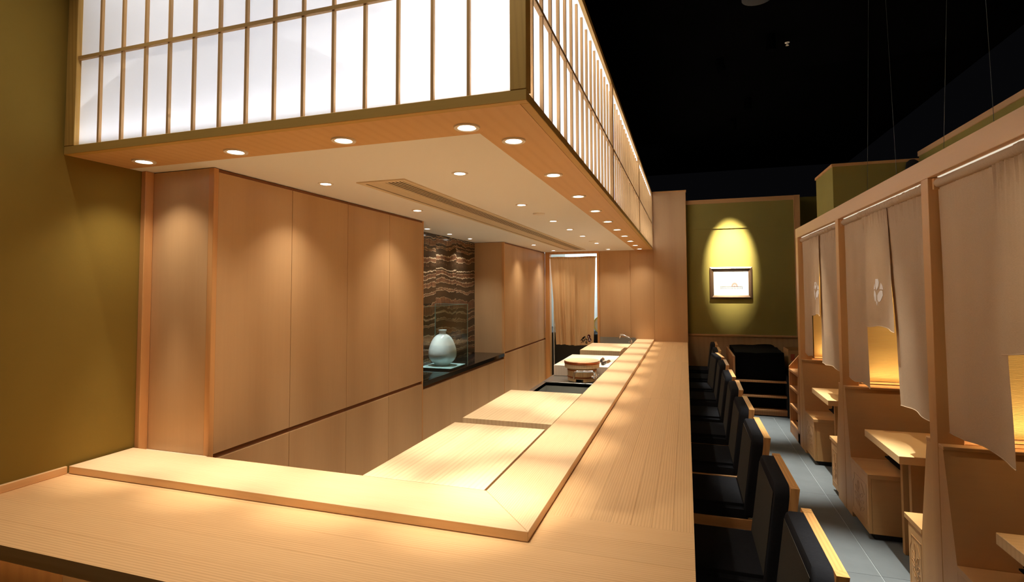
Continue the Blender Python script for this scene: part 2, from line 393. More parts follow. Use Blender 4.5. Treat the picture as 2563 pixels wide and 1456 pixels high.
# ================================================================== STRUCTURE
# floor with tiles
fl = struct('floor', box(BM(), XL-0.4, XW+0.6, -1.2, 10.6, -0.06, -0.004), 'grout')
tile_src = {}
xs = [-2.625, -1.725, -0.825, 0.075, 0.975, 1.575, 2.175, 2.73]
ys = [-1.2]+[3.40+1.2*k for k in range(-3, 6)]+[10.6]
g = 0.002
for i in range(len(xs)-1):
    for j in range(len(ys)-1):
        key = (round(xs[i+1]-xs[i], 3), round(ys[j+1]-ys[j], 3))
        if key not in tile_src:
            o = obj('tile', box(BM(), g, key[0]-g, g, key[1]-g, -0.006, 0.0, 0.0015), 'floor', fl)
            tile_src[key] = o; o.location = (xs[i], ys[j], 0)
        else: share('tile', tile_src[key], fl, (xs[i], ys[j], 0))
obj('floor_bounce_sheet', box(BM(), XC+0.02, -1.285, 1.87, YP-0.01, 0.0005, 0.006), 'sill', fl)  # unseen pale sheet added to bounce light up to the white ceiling
# black ceiling with its thin services
struct('ceiling', box(BM(), XL-0.4, XW+0.6, -1.2, 10.6, CEIL, CEIL+0.05), 'black')
# left wall
struct('wall_left', box(BM(), XL-0.1, XL, -1.2, YP, 0, CEIL), 'olive')
struct('wall_back', box(BM(), XL-0.4, XW+0.6, -1.25, -1.2, 0, CEIL), 'olive_smooth')
struct('trim_1', box(BM(), XL, XL+0.014, 0.3, 1.603, ZC, ZC+0.032, 0.002), 'counter_y')
# far wall with the picture: dado, rail, top trim
struct('wall_far', box(BM(), 0.018, 1.46, 8.3, 8.4, 0.87, 2.80), 'olive_smooth')
wd = struct('baseboard_far', box(BM(), 0.018, 1.53, 8.305, 8.4, 0.0, 0.87), 'dado')
struct('trim_2', box(BM(), 0.018, 1.53, 8.275, 8.31, 0.862, 0.89, 0.004), 'booth_x')
struct('trim_3', box(BM(), 0.018, 1.46, 8.285, 8.42, 2.80, 2.86), 'booth_x')
struct('trim_4', box(BM(), 1.46, 1.535, 8.27, 8.42, 0.87, 2.86), 'booth')
struct('trim_5', box(BM(), 0.018, 1.455, 8.288, 8.302, 2.425, 2.452), 'olive_smooth')
struct('wall_recess', box(BM(), 1.53, XW+0.6, 8.95, 9.05, 0, 2.93), 'olive_smooth')
# end wall of the booth row and the booths' back wall, both with a thin wooden cap
struct('wall_end', box(BM(), 1.405, XW+0.1, 5.96, 6.66, 0, 2.755), 'olive_smooth')
struct('trim_6', box(BM(), 1.395, XW+0.1, 5.95, 6.67, 2.755, 2.782), 'booth_x')
struct('wall_right', box(BM(), XW, XW+0.1, -1.2, 5.96, 0, 2.80), 'olive_smooth')
struct('trim_7', box(BM(), XW-0.01, XW+0.11, -1.2, 5.96, 2.80, 2.845), 'booth_y')

# partition at the end of the bar, with the kitchen doorway
wp = struct('wall_partition', box(BM(), -1.27, 0.012, YP+0.006, YP+0.09, 0, 2.13), 'cab_edge')
px = [-1.262, -1.02, -0.462]
obj('panel', box(BM(), -1.262, -0.80, YP, YP+0.01, 0.0, 2.137, 0.001), 'cab', wp)
obj('panel', box(BM(), -0.798, -0.452, YP, YP+0.01, 0.0, 2.137, 0.001), 'cab', wp)
obj('panel', box(BM(), -0.450, 0.012, YP, YP+0.01, 0.0, 2.985, 0.001), 'cab', wp)
obj('panel', box(BM(), -0.46, 0.012, YP+0.01, YP+0.09, 2.137, 2.985), 'cab', wp)
struct('trim_8', box(BM(), -0.46, 0.025, YP-0.012, YP+0.1, 2.985, 3.005), 'booth_x')
struct('trim_9', box(BM(), 0.012, 0.018, YP-0.004, YP+0.1, 0.0, 2.985), 'booth')
struct('trim_10', box(BM(), -1.300, -1.266, YP-0.012, YP+0.1, 0.0, 2.137), 'cab_edge')
struct('trim_11', box(BM(), -2.125, -2.05, YP-0.012, YP+0.1, 0.0, 2.137), 'cab_edge')
struct('trim_12', box(BM(), -2.05, -1.300, YP-0.012, YP+0.1, 2.105, 2.137), 'cab_edge')
struct('wall_behind_cabinets', box(BM(), XL-0.1, XL, YP, 10.3, 0, CEIL), 'tile_white')
# kitchen beyond the doorway
wk = struct('wall_kitchen', box(BM(), XL, 0.012, 10.0, 10.1, 0, 2.6), 'grout')
ts = None
for i in range(9):
    for j in range(8):
        if ts is None: ts = obj('tile', box(BM(), 0.001, 0.149, 9.992, 10.0, 0.001, 0.199, 0.001), 'tile_white', wk); ts.location = (-2.2, 0, 0.8)
        else: share('tile', ts, wk, (-2.2+0.15*i, 0, 0.8+0.2*j))
struct('ceiling_kitchen', box(BM(), XL, 0.012, YP+0.09, 10.1, 2.6, 2.65), 'inner_white')
lamp_area('kitchen_tube_light', (-1.6, 9.2, 2.5), (0, 0, -1), 1.2, 0.3, 42, (0.82, 0.95, 1.0))

# soffit over the bar: white plaster field inside a wood border; the shell of the lightbox stands on it
struct('ceiling_bar', box(BM(), XL, -0.728, 1.842, YP, ZS, ZS+0.02), 'white_ceiling')
sb = BM()
prism(sb, [(XL, 1.5865, ZS), (-0.4905, 1.5865, ZS), (-0.728, 1.842, ZS), (XL, 1.842, ZS)], (0, 0, 0.02))
sf = struct('ceiling_soffit', sb, 'soffit')
sb = BM(); prism(sb, [(-0.4905, 1.5867, ZS), (-0.4905, YP, ZS), (-0.728, YP, ZS), (-0.728, 1.8422, ZS)], (0, 0, 0.02))
obj('panel', sb, 'soffit', sf)
struct('wall_lightbox', box(BM(), XL, -0.90, 1.98, 2.0, ZS+0.02, 2.99), 'inner_white')
struct('wall_lightbox_side', box(BM(), -0.92, -0.90, 1.98, YP, ZS+0.02, 2.99), 'inner_white')
struct('ceiling_lightbox', box(BM(), XL, -0.47, 1.57, YP, 2.99, 3.0), 'inner_white')
sb = BM(); box(sb, XL, -0.47, 1.565, 1.98, ZS+0.021, ZS+0.026); box(sb, -0.90, -0.47, 1.98, YP, ZS+0.021, ZS+0.026)
struct('floor_lightbox', sb, 'inner_white')

# ================================================================== LIGHTBOX (shoji)
lb = thing('shoji_lightbox', 'long glowing paper lightbox with wooden lattice hanging above the sushi bar', 'light box', (-0.46, 1.556, ZS))
Y0 = 1.556; XR = -0.46; ZR = ZS+0.036; ZT = 3.0; ZM = 2.555
dp = 0.03
obj('rail', box(BM(), XL, XR, Y0, Y0+dp, ZS-0.0005, ZR, 0.0015), 'frame', lb)
obj('rail', box(BM(), XL, XR, Y0, Y0+dp, 2.95, ZT, 0.0015), 'frame', lb)
obj('post', box(BM(), XR-0.054, XR, Y0-0.001, Y0+0.05, ZR, 2.95, 0.0015), 'frame_z', lb)
obj('post', box(BM(), XL+0.002, XL+0.062, Y0-0.001, Y0+dp, ZR, 2.95, 0.0015), 'frame_z', lb)
obj('rail', box(BM(), XR-dp, XR, Y0+dp+0.0005, YP, ZS-0.0005, ZR-0.006, 0.0015), 'frame', lb)
obj('rail', box(BM(), XR-dp, XR, Y0+0.001, YP, 2.965, ZT, 0.0015), 'frame', lb)
mx = [-2.478+0.13*k for k in range(16)]
src = None
for x in mx[1:-1]+[mx[-1]]:
    if x > -0.55: continue
    if src is None:
        src = obj('muntin', box(BM(), -0.0055, 0.0055, Y0+0.007, Y0+0.0185, ZR, 2.95), 'kumiko', lb); src.location.x = x
    else: share('muntin', src, lb, (x, 0, 0))
mb = obj('muntin', box(BM(), XL+0.062, XR-0.054, Y0+0.005, Y0+0.0185, ZM-0.0075, ZM+0.0075), 'kumiko_x', lb)
# side face: three framed panels
posts = [3.672, 5.87]
for y in posts: obj('post', box(BM(), XR-dp, XR, y-0.02, y+0.02, ZR, 2.965, 0.001), 'kumiko', lb)
obj('post', box(BM(), XR-dp, XR, YP-0.03, YP, ZR, 2.965, 0.001), 'kumiko', lb)
src = None; y = Y0+0.104; ny = 0
YM = []
while y < YP-0.06:
    if all(abs(y-p) > 0.045 for p in posts): YM.append(y)
    y += 0.13
for y in YM:
    if src is None:
        src = obj('muntin', box(BM(), XR-0.0185, XR-0.006, -0.0055, 0.0055, ZR-0.006, 2.90), 'kumiko', lb); src.location.y = y
    else: share('muntin', src, lb, (0, y, 0))
for a, b in ((Y0+0.05, 3.652), (3.692, 5.85), (5.89, YP-0.03)):
    obj('muntin', box(BM(), XR-0.0185, XR-0.004, a, b, 2.525-0.0075, 2.525+0.0075), 'kumiko', lb)
# paper panes behind the lattice
src = None
xx = [XL+0.03]+[v for v in mx[1:] if v < -0.55]+[XR-0.03]
for z0, z1 in ((ZR-0.01, ZM), (ZM, 2.96)):
    for a, b in zip(xx, xx[1:]):
        obj('paper_pane', box(BM(), a, b, Y0+0.019, Y0+0.0205, z0, z1), 'paper', lb)
ye = [Y0+0.03]+YM+[YP-0.01]
for z0, z1 in ((ZR-0.016, 2.525), (2.525, 2.97)):
    for a, b in zip(ye, ye[1:]):
        obj('paper_pane', box(BM(), XR-0.0205, XR-0.019, a, b, z0, z1), 'paper', lb)
# light strips inside, along the foot and the head of the paper
lamp_area('lightbox_strip', (-1.5, Y0+0.085, ZS+0.05), (0, -0.1, 1), 2.04, 0.04, P_PAPER_LO*2.0*1.25, (0.97, 0.98, 1.0))
lamp_area('lightbox_strip_top', (-1.5, Y0+0.16, 2.94), (0, -0.3, -1), 2.0, 0.05, P_PAPER_HI*2.0, (0.97, 0.98, 1.0))
lamp_area('lightbox_strip_side', (XR-0.15, 4.95, ZS+0.06), (0.35, 0, 1), 6.4, 0.05, P_PAPER_LO*6.4*1.3, (0.98, 0.98, 1.0), (0, 1, 0))
lamp_area('lightbox_strip_side_top', (XR-0.15, 4.95, 2.94), (0.35, 0, -1), 6.4, 0.05, P_PAPER_LO*6.4*1.1, (1.0, 0.95, 0.86), (0, 1, 0))

# ================================================================== DOWNLIGHTS
def downlight_parts(t, r):
    rb = BM(); lathe(rb, [(r*0.66, 0.004), (r*0.70, -0.005), (r*0.96, -0.006), (r, -0.001), (r, 0.002)], (0, 0, 0), 28, False, False)
    a = obj('trim_ring', rb, 'ring', None, True); a.parent = t
    rb = BM(); lathe(rb, [(r*0.66, 0.002), (r*0.60, 0.0015)], (0, 0, 0), 28, False, False)
    c = obj('baffle', rb, 'ring_dark', None, False); c.parent = t
    rb = BM(); lathe(rb, [(r*0.61, -0.0015), (r*0.45, -0.003)], (0, 0, 0), 28, False, True)
    b = obj('lens', rb, 'lens', None, False); b.parent = t
    return a, b, c
ORD = ['first', 'second', 'third', 'fourth', 'fifth', 'sixth', 'seventh', 'eighth', 'ninth', 'tenth', 'eleventh', 'twelfth']
proto = None
def downlight(x, y, r, label, group, core, wide, tilt=(0, 0), col=WARM, cang=31, wang=108):
    global proto
    if proto is None:
        t = thing('downlight', label, 'downlight', (x, y, ZS), group); downlight_parts(t, 0.048); proto = t
    else:
        t = dup(proto, (x, y, ZS), label, group)
    t.scale = (r/0.048,)*3
    d = (tilt[0], tilt[1], -1)
    lamp_spot('downlight_beam', (x, y, ZS-0.012), d, core, col, cang, 1.0, 0.025)
    lamp_spot('downlight_spill', (x, y, ZS-0.012), d, wide, col, wang, 1.0, 0.03)
for k, x in enumerate((-2.327, -1.80, -1.265, -0.743)):
    downlight(x, 1.752, 0.048, 'recessed downlight in the front wooden border, %s from the olive wall' % ORD[k], 'downlights in the wooden border', P_CORE, P_WIDE)
for k in range(10):
    downlight(-0.636, 1.972+0.6625*k, 0.048, 'recessed downlight in the long wooden border, %s from the near corner' % ORD[k], 'downlights in the wooden border', P_CORE, P_WIDE)
for k, yy in enumerate((2.445, 3.505, 4.432, 5.112, 5.796, 6.763, 7.842)):
    downlight(-1.075, yy, 0.042, 'small downlight in the white ceiling above the cutting boards, %s from the near end' % ORD[k], 'downlights in the white ceiling', P_COREW, P_WIDEW)
for k, yy in enumerate((2.448, 3.50)):
    downlight(-1.88, yy, 0.042, 'small downlight washing the tall cabinet doors, %s from the near end' % ORD[k], 'downlights in the white ceiling', P_COREW, P_WIDEW)
for k, yy in enumerate((6.739, 7.828)):
    downlight(-1.90, yy, 0.042, 'small downlight washing the far cabinets beyond the stone niche, %s' % ('nearer one' if k == 0 else 'farther one'), 'downlights in the white ceiling', P_COREW, P_WIDEW)
for k, yy in enumerate((4.593, 5.104, 5.66)):
    downlight(-2.36, yy, 0.036, 'cool white downlight over the dark stone niche, %s of three from the near end' % ORD[k], 'niche downlights', 90, 22, col=(0.92, 0.98, 1.0))
for lab, yy in (('round white ceiling sensor plate on the white ceiling beside the air grille', 3.96), ('round white ceiling sensor plate near the far end of the white ceiling', 6.469)):
    b = BM(); lathe(b, [(0.046, 0.0), (0.046, -0.006), (0.040, -0.010)], (-1.075, yy, ZS), 24, False, True)
    tag(obj('ceiling_sensor', b, 'ring', None, True), lab, 'sensor', 'ceiling sensor plates')

# linear air grille
gt = thing('air_grille', 'long cream linear air grille with black slots in the white ceiling', 'vent', (-1.56, 5.1, ZS))
gx0, gx1, gy0, gy1 = -1.70, -1.405, 2.47, 7.82
b = BM(); box(b, gx0, gx1, gy0, gy0+0.04, ZS-0.006, ZS); box(b, gx0, gx1, gy1-0.04, gy1, ZS-0.006, ZS)
box(b, gx0, gx0+0.03, gy0+0.04, gy1-0.04, ZS-0.006, ZS); box(b, gx1-0.03, gx1, gy0+0.04, gy1-0.04, ZS-0.006, ZS)
obj('grille_frame', b, 'grille', gt)
obj('slot_back', box(BM(), gx0+0.03, gx1-0.03, gy0+0.04, gy1-0.04, ZS-0.0012, ZS-0.0006), 'slot', gt)
src = None
for k in range(5):
    x = -1.544+0.0225*k
    b = box(BM(), x-0.0055, x+0.0055, gy0+0.04, gy1-0.04, ZS-0.0026, ZS-0.0016); obj('slat', b, 'grille', gt)
for k in range(6):
    x = -1.654+0.0185*k
    obj('slat', box(BM(), x-0.0085, x+0.0085, gy0+0.04, gy1-0.04, ZS-0.0034, ZS-0.0014), 'grille', gt)

# ================================================================== TALL CABINETS
ZU0, ZU1 = 0.782, 2.118
ZL1 = 0.757
def tall_cabinet(y0, y1, label, group, x=XC, first=False, last=False, zb=0.0):
    t = thing('tall_cabinet', label, 'cabinet', (XC-0.2, (y0+y1)/2, 0), group)
    obj('body', box(BM(), XL+0.002, XC-0.022, y0+0.001, y1-0.001, 0.002, ZS-0.003), 'cab_edge', t)
    a = y0+(0.014 if first else 0.0015); c = y1-(0.018 if last else 0.0015)
    obj('door', box(BM(), XC-0.02, XC, a, c, ZU0, ZU1, 0.0012), 'cab', t)
    obj('door', box(BM(), XC-0.02, XC, a, c, 0.06, ZL1, 0.0012), 'cab', t)
    obj('finger_groove', box(BM(), XC-0.021, XC-0.014, y0+0.001, y1-0.001, ZL1, ZU0), 'groove', t)
    obj('top_rail', box(BM(), XC-0.03, XC-0.008, y0+0.001, y1-0.001, ZU1+0.001, ZS-0.003), 'groove', t)
    return t
ys = [1.957, 2.476, 3.0, 3.522, 4.07]
for k in range(4):
    t = tall_cabinet(ys[k], ys[k+1], 'tall pale wood cabinet with plain doors left of the bar, %s from the near corner' % ORD[k], 'tall cabinets left of the stone niche', first=k == 0, last=k == 3)
    if k == 0:
        obj('side_panel', box(BM(), XL+0.03, XC-0.03, 1.944, 1.957, 0.002, ZS-0.003, 0.001), 'cab', t)
        obj('corner_post', box(BM(), XC-0.03, XC+0.002, 1.942, 1.970, 0.002, ZS-0.003, 0.002), 'cab_edge', t)
    if k == 3: obj('corner_post', box(BM(), XC-0.03, XC+0.001, 4.054, 4.069, 0.002, ZS-0.003, 0.001), 'cab_edge', t)
struct('trim_13', box(BM(), XL, XL+0.032, 1.90, 1.945, 0.77, ZS, 0.003), 'cab_edge')
ys = [6.192, 6.715, 7.242, 7.77, YP-0.014]
for k in range(4):
    t = tall_cabinet(ys[k], ys[k+1], 'tall pale wood cabinet beyond the stone niche, %s from the niche' % ORD[k], 'tall cabinets beyond the niche', first=k == 0)
    if k == 0:
        obj('side_panel', box(BM(), XL+0.004, XC-0.03, 6.182, 6.193, 0.002, ZS-0.003, 0.001), 'cab', t)
        obj('corner_post', box(BM(), XC-0.03, XC+0.001, 6.181, 6.205, 0.002, ZS-0.003, 0.001), 'cab_edge', t)
# niche: low cabinets, black worktop, stone wall, glass screen, tray, vase
ys = [4.071, 4.615, 5.135, 5.66, 6.180]
for k in range(4):
    t = thing('low_cabinet', 'low wood cabinet under the black worktop, %s from the near end' % ORD[k], 'cabinet', (XC-0.2, (ys[k]+ys[k+1])/2, 0), 'low cabinets under the black worktop')
    obj('body', box(BM(), XL+0.002, XC-0.022, ys[k]+0.001, ys[k+1]-0.001, 0.002, 0.730), 'groove', t)
    obj('door', box(BM(), XC-0.02, XC, ys[k]+0.0015, ys[k+1]-0.0015, 0.06, 0.703, 0.0012), 'cab', t)
tag(obj('niche_worktop', box(BM(), XL+0.004, XC+0.004, 4.072, 6.180, 0.731, 0.772, 0.002), 'granite'), 'glossy black stone worktop in the niche between the tall cabinets', 'worktop')
ws = struct('wall_niche', box(BM(), XL-0.002, -2.528, 4.072, 6.180, 0.772, ZS), 'ink')
yb = [4.072, 4.571, 5.096, 5.621, 6.180]; zb = [0.773, 1.40, 2.03, ZS]
for a, c in zip(yb, yb[1:]):
    for z0, z1 in zip(zb, zb[1:]):
        obj('stone_slab', box(BM(), -2.53, -2.513, a+0.001, c-0.001, z0+0.0008, z1-0.0008, 0.0006), 'stone', ws)
gs = thing('glass_screen', 'L-shaped clear glass screen around the white vase on black worktop', 'glass screen', (-2.145, 5.15, 0.772))
obj('pane', box(BM(), -2.152, -2.145, 4.10, 5.07, 0.7725, 1.40), 'glass', gs)
obj('pane', box(BM(), -2.512, -2.145, 5.071, 5.078, 0.7725, 1.40), 'glass', gs)
b = BM(); box(b, -2.1525, -2.1445, 4.10, 5.078, 1.40, 1.4025); box(b, -2.512, -2.1525, 5.0705, 5.0785, 1.40, 1.4025); box(b, -2.1448, -2.142, 5.072, 5.079, 0.7725, 1.4025); box(b, -2.5125, -2.509, 5.070, 5.0792, 0.7725, 1.40)
obj('polished_edge', b, 'glass_edge', gs)
tr = thing('glass_tray', 'square frosted teal glass tray under the white vase', 'tray', (-2.33, 4.985, 0.772))
obj('tray_top', box(BM(), -2.50, -2.158, 4.70, 5.055, 0.786, 0.794, 0.002), 'tray', tr)
obj('tray_base', box(BM(), -2.47, -2.19, 4.735, 5.02, 0.7725, 0.786), 'tray_edge', tr)
b = BM()
prof = [(0.0, 0.0), (0.062, 0.0), (0.066, 0.006), (0.074, 0.014), (0.098, 0.030), (0.124, 0.058), (0.139, 0.090), (0.1415, 0.125), (0.136, 0.165), (0.124, 0.205), (0.107, 0.245), (0.086, 0.278), (0.062, 0.298), (0.044, 0.307), (0.036, 0.312), (0.034, 0.320), (0.036, 0.335), (0.0415, 0.350), (0.0405, 0.352), (0.032, 0.337), (0.030, 0.320), (0.030, 0.30)]
lathe(b, [(max(r, 1e-4), z) for r, z in prof], (-2.335, 4.885, 0.7945), 56, False, False)
tag(obj('porcelain_vase', b, 'porcelain', None, True), 'egg-shaped white porcelain vase with short neck on the glass tray', 'vase')

# ================================================================== BAR COUNTER
bc = thing('bar_counter', 'long L-shaped pale pine bar counter laid from narrow planks', 'counter', (-0.25, 4.0, 0))
gx = 0.00015
# near arm: planks along X
yb = [1.10, 1.222, 1.345, 1.468, 1.590, 1.712, 1.826]
for a, c in zip(yb, yb[1:]): obj('plank', box(BM(), XL+0.002, 0.012, a+gx, c-gx, 0.724, ZC, 0.0003), 'counter_x', bc)
# long arm: planks along Y in sections
secs = [1.826, 3.948, 5.985, 7.745, YP-0.002]
for s0, s1 in zip(secs, secs[1:]):
    n = 11; xa, xe = -0.72, 0.012
    for i in range(n):
        a = xa+(xe-xa)*i/n; c = xa+(xe-xa)*(i+1)/n
        obj('plank', box(BM(), a+gx, c-gx, s0+gx, s1-gx, 0.724, ZC, 0.0003), 'counter_y', bc)
obj('front_panel', box(BM(), XL+0.002, -1.98, 1.25, 1.27, 0.0, 0.723, 0.001), 'cab_edge', bc)
obj('front_panel', box(BM(), -1.978, -1.02, 1.25, 1.27, 0.0, 0.723, 0.001), 'cab', bc)
obj('front_panel', box(BM(), -1.018, -0.26, 1.25, 1.27, 0.0, 0.723, 0.001), 'cab', bc)
for k in range(6):
    a = 1.25+k*(YP-1.26)/6
    obj('knee_panel', box(BM(), -0.28, -0.26, a+0.001+(0.02 if k == 0 else 0), a+(YP-1.26)/6-0.001, 0.0, 0.723, 0.001), 'cab', bc)
obj('inner_panel', box(BM(), -0.72, -0.70, 1.86, YP-0.002, 0.0, 0.70), 'cab_edge', bc)
obj('inner_panel', box(BM(), XC+0.02, -0.72, 1.84, 1.86, 0.0, 0.723), 'cab_edge', bc)
obj('sill_strip', box(BM(), XL+0.034, -2.13, 1.887, 1.941, 0.74, 0.782, 0.001), 'sill', bc)
obj('led_strip', box(BM(), XL+0.02, -0.3, 1.225, 1.235, 0.715, 0.7235), 'led', bc)
cl = thing('counter_ledge', 'raised pine ledge with mitred corner running along the bar counter', 'ledge', (-0.477, 1.607, ZC))
b = BM(); prism(b, [(XL+0.016, 1.607, ZC+0.001), (-0.477, 1.607, ZC+0.001), (-0.721, 1.885, ZC+0.001), (XL+0.016, 1.885, ZC+0.001)], (0, 0, 0.031)); bmesh.ops.bevel(b, geom=b.edges[:], offset=0.0012, segments=1, affect='EDGES')
obj('board', b, 'ledge_x', cl)
b = BM(); prism(b, [(-0.4765, 1.608, ZC+0.001), (-0.460, YP-0.002, ZC+0.001), (-0.706, YP-0.002, ZC+0.001), (-0.7205, 1.886, ZC+0.001)], (0, 0, 0.031)); bmesh.ops.bevel(b, geom=b.edges[:], offset=0.0012, segments=1, affect='EDGES')
obj('board', b, 'ledge_y', cl)

# ================================================================== KITCHEN SIDE
ZK = 0.70
kw = thing('steel_worktop', 'stainless steel kitchen worktop with a sunken sink behind the bar', 'worktop', (-1.0, 5.0, 0))
sx0, sx1, sy0, sy1 = -1.235, -0.775, 3.95, 4.77
b = BM(); box(b, -1.275, -0.725, 1.90, sy0, ZK-0.03, ZK-0.002); box(b, -1.275, -0.725, sy1, YP-0.002, ZK-0.03, ZK-0.002)
box(b, -1.275, sx0, sy0, sy1, ZK-0.03, ZK-0.002); box(b, sx1, -0.725, sy0, sy1, ZK-0.03, ZK-0.002)
obj('top', b, 'steel', kw)
b = BM(); box(b, sx0-0.002, sx0, sy0, sy1, 0.46, ZK-0.003); box(b, sx1, sx1+0.002, sy0, sy1, 0.46, ZK-0.003); box(b, sx0, sx1, sy0-0.002, sy0, 0.46, ZK-0.003); box(b, sx0, sx1, sy1, sy1+0.002, 0.46, ZK-0.003); box(b, sx0, sx1, sy0, sy1, 0.455, 0.46)
obj('sink_bowl', b, 'steel_satin', kw)
obj('rim', box(BM(), -1.255, -0.735, sy1+0.006, sy1+0.05, ZK-0.002, ZK+0.004, 0.002), 'steel', kw)
obj('upstand', box(BM(), -1.262, -0.73, YP-0.016, YP-0.003, ZK, 0.82), 'steel', kw)
b = BM(); box(b, -1.262, -1.24, 1.90, YP-0.02, 0.08, ZK-0.03); obj('front', b, 'steel', kw)
def cutting_board(y0, y1, label, mat, z0=ZK, ztop=0.80, n=7, x0=-1.258, x1=-0.722):
    t = thing('cutting_board', label, 'cutting board', ((x0+x1)/2, (y0+y1)/2, z0), 'thick wooden cutting boards along the bar')
    for i in range(n):
        a = x0+(x1-x0)*i/n; c = x0+(x1-x0)*(i+1)/n
        obj('stave', box(BM(), a, c, y0, y1, z0, ztop, 0.0006), mat, t)
cutting_board(1.892, 2.795, 'broad pale wooden cutting board nearest the mitred corner', 'block', n=8, x1=-0.732)
cutting_board(2.905, 3.81, 'broad wooden cutting board between the nearest board and the sink', 'block', n=8)
cutting_board(5.165, 6.075, 'thick bleached wooden chopping block behind the rice tub', 'block_pale', n=4)
cutting_board(6.535, 7.445, 'thick wooden chopping block farthest down the bar near the curtain', 'block', n=6)

# rice tub
tc = (-0.938, 4.965)
tub = thing('rice_tub', 'round lidded wooden rice tub with copper hoops beside the sink', 'tub', (tc[0], tc[1], ZK))
nst = 24
for i in range(nst):
    a0, a1 = 2*PI*i/nst+0.004, 2*PI*(i+1)/nst-0.004
    foot = 0.012 if 0 else 0.0
    low = i in (17, 18) or i in (5, 6) or i in (11, 12) or i in (23, 0)
    zb0 = 0.026 if low else 0.003
    b = BM(); pts = [(tc[0]+r*math.cos(a), tc[1]+r*math.sin(a), ZK+zb0) for r, a in ((0.134, a0), (0.134, (a0+a1)/2), (0.134, a1), (0.118, a1), (0.118, a0))]
    prism(b, pts, (0, 0, 0.15-zb0)); obj('stave', b, 'tub', tub)
obj('bottom', lathe(BM(), [(0.117, 0.03), (0.117, 0.045)], (tc[0], tc[1], ZK), 32), 'tub', tub)
for z, h in ((0.035, 0.012), (0.098, 0.010)):
    b = BM(); lathe(b, [(0.1345, z), (0.1375, z+0.002), (0.1375, z+h-0.002), (0.1345, z+h)], (tc[0], tc[1], ZK), 48, False, False); obj('copper_hoop', b, 'copper', tub, True, label='copper hoop round the tub')
b = BM(); lathe(b, [(0.139, 0.124), (0.160, 0.124), (0.162, 0.150), (0.162, 0.183), (0.158, 0.187)], (tc[0], tc[1], ZK), 48, False, True)
ld = obj('lid', b, 'block', tub, True)
b = BM(); lathe(b, [(0.162, 0.158), (0.1655, 0.160), (0.166, 0.166), (0.1645, 0.169), (0.166, 0.172), (0.1655, 0.180), (0.162, 0.183)], (tc[0], tc[1], ZK), 48, False, False)
obj('copper_hoop', b, 'copper', ld, True, label='double copper hoop round the lid')

# taps
def tap(name, label, pts, y, hub, rad=0.0085, group='chrome taps behind the ledge'):
    t = thing(name, label, 'tap', (hub[0], hub[1], ZK))
    obj('spout', tube(BM(), bend(pts, 7, 0.03), rad, 14), 'chrome', t, True)
    b = BM(); tube(b, [(hub[0], hub[1], ZK), (hub[0], hub[1], hub[2])], [0.017, 0.015], 16); obj('body', b, 'chrome', t, True)
    for s in (-1, 1):
        b = BM(); tube(b, [(hub[0], hub[1], hub[2]-0.012), (hub[0]-0.012, hub[1]+s*0.055, hub[2]-0.004)], [0.010, 0.012], 12)
        hd = obj('handle', b, 'chrome', t, True)
        b = BM(); tube(b, [(hub[0]-0.012-0.022, hub[1]+s*0.055, hub[2]+0.006), (hub[0]-0.012+0.022, hub[1]+s*0.055, hub[2]+0.006)], 0.007, 10); tube(b, [(hub[0]-0.012, hub[1]+s*0.055, hub[2]-0.006), (hub[0]-0.012, hub[1]+s*0.06, hub[2]+0.012)], 0.012, 12)
        obj('grip', b, 'chrome', hd, True)
tap('kitchen_tap', 'chrome arched tap in front of the wooden rice tub', [(-0.742, 4.60, 0.79), (-0.752, 4.59, 0.842), (-0.926, 4.55, 0.842), (-0.932, 4.548, 0.775)], 4.6, (-0.742, 4.60, 0.80))
tap('kitchen_tap', 'chrome swan-neck tap by the steel upstand at the far end', [(-0.745, 7.70, 0.79), (-0.745, 7.70, 0.852), (-0.876, 7.72, 0.902), (-0.905, 7.725, 0.895), (-0.912, 7.726, 0.845)], 7.7, (-0.745, 7.70, 0.80))
# knives on the pale block
def knife(x, y, rot, label, l=0.30):
    t = thing('kitchen_knife', label, 'knife', (x, y, 0.80), 'knives on the pale block')
    b = BM(); tube(b, [(0, 0, 0.016), (0, 0.05, 0.0165), (0, 0.12, 0.015)], [0.0135, 0.0145, 0.012], 12)
    h = obj('handle', b, 'handle', None, True); h.parent = t
    b = BM(); tube(b, [(0, 0.12, 0.015), (0, 0.14, 0.015)], 0.0125, 12); f = obj('ferrule', b, 'chrome', None, True); f.parent = t
    b = BM(); prism(b, [(0.0, 0.138, 0.009), (0.022, 0.16, 0.002), (0.020, 0.30, 0.002), (0.0, 0.35, 0.009), (-0.004, 0.30, 0.016), (-0.004, 0.138, 0.016)], (0.0015, 0, 0.0015)); k = obj('blade', b, 'chrome', None); k.parent = t
    t.rotation_euler.z = rot
knife(-0.795, 5.28, -0.07, 'dark handled knife lying on the pale block, nearer the ledge')
knife(-0.835, 5.47, 0.10, 'dark handled knife lying on the pale block, partly behind the tub lid')
# metal chopsticks in a rest
ct = None
for k in range(4):
    b = BM(); tube(b, [(-0.757+0.010*k, 6.16+0.02*k, 0.772), (-0.752+0.010*k, 6.55, 0.812), (-0.748+0.010*k, 6.86, 0.808)], [0.003, 0.004, 0.0045], 8)
    tag(obj('metal_chopstick', b, 'chrome', None, True), 'thin metal chopstick beside the farthest chopping block, %s from the ledge' % ('fourth', 'third', 'second', 'first')[3-k], 'chopstick', 'metal chopsticks beside the ledge')
b = BM(); box(b, -0.765, -0.724, 6.12, 6.50, ZK, 0.768, 0.002); tag(obj('utensil_holder', b, 'groove'), 'small wooden utensil holder below the metal chopsticks', 'holder')

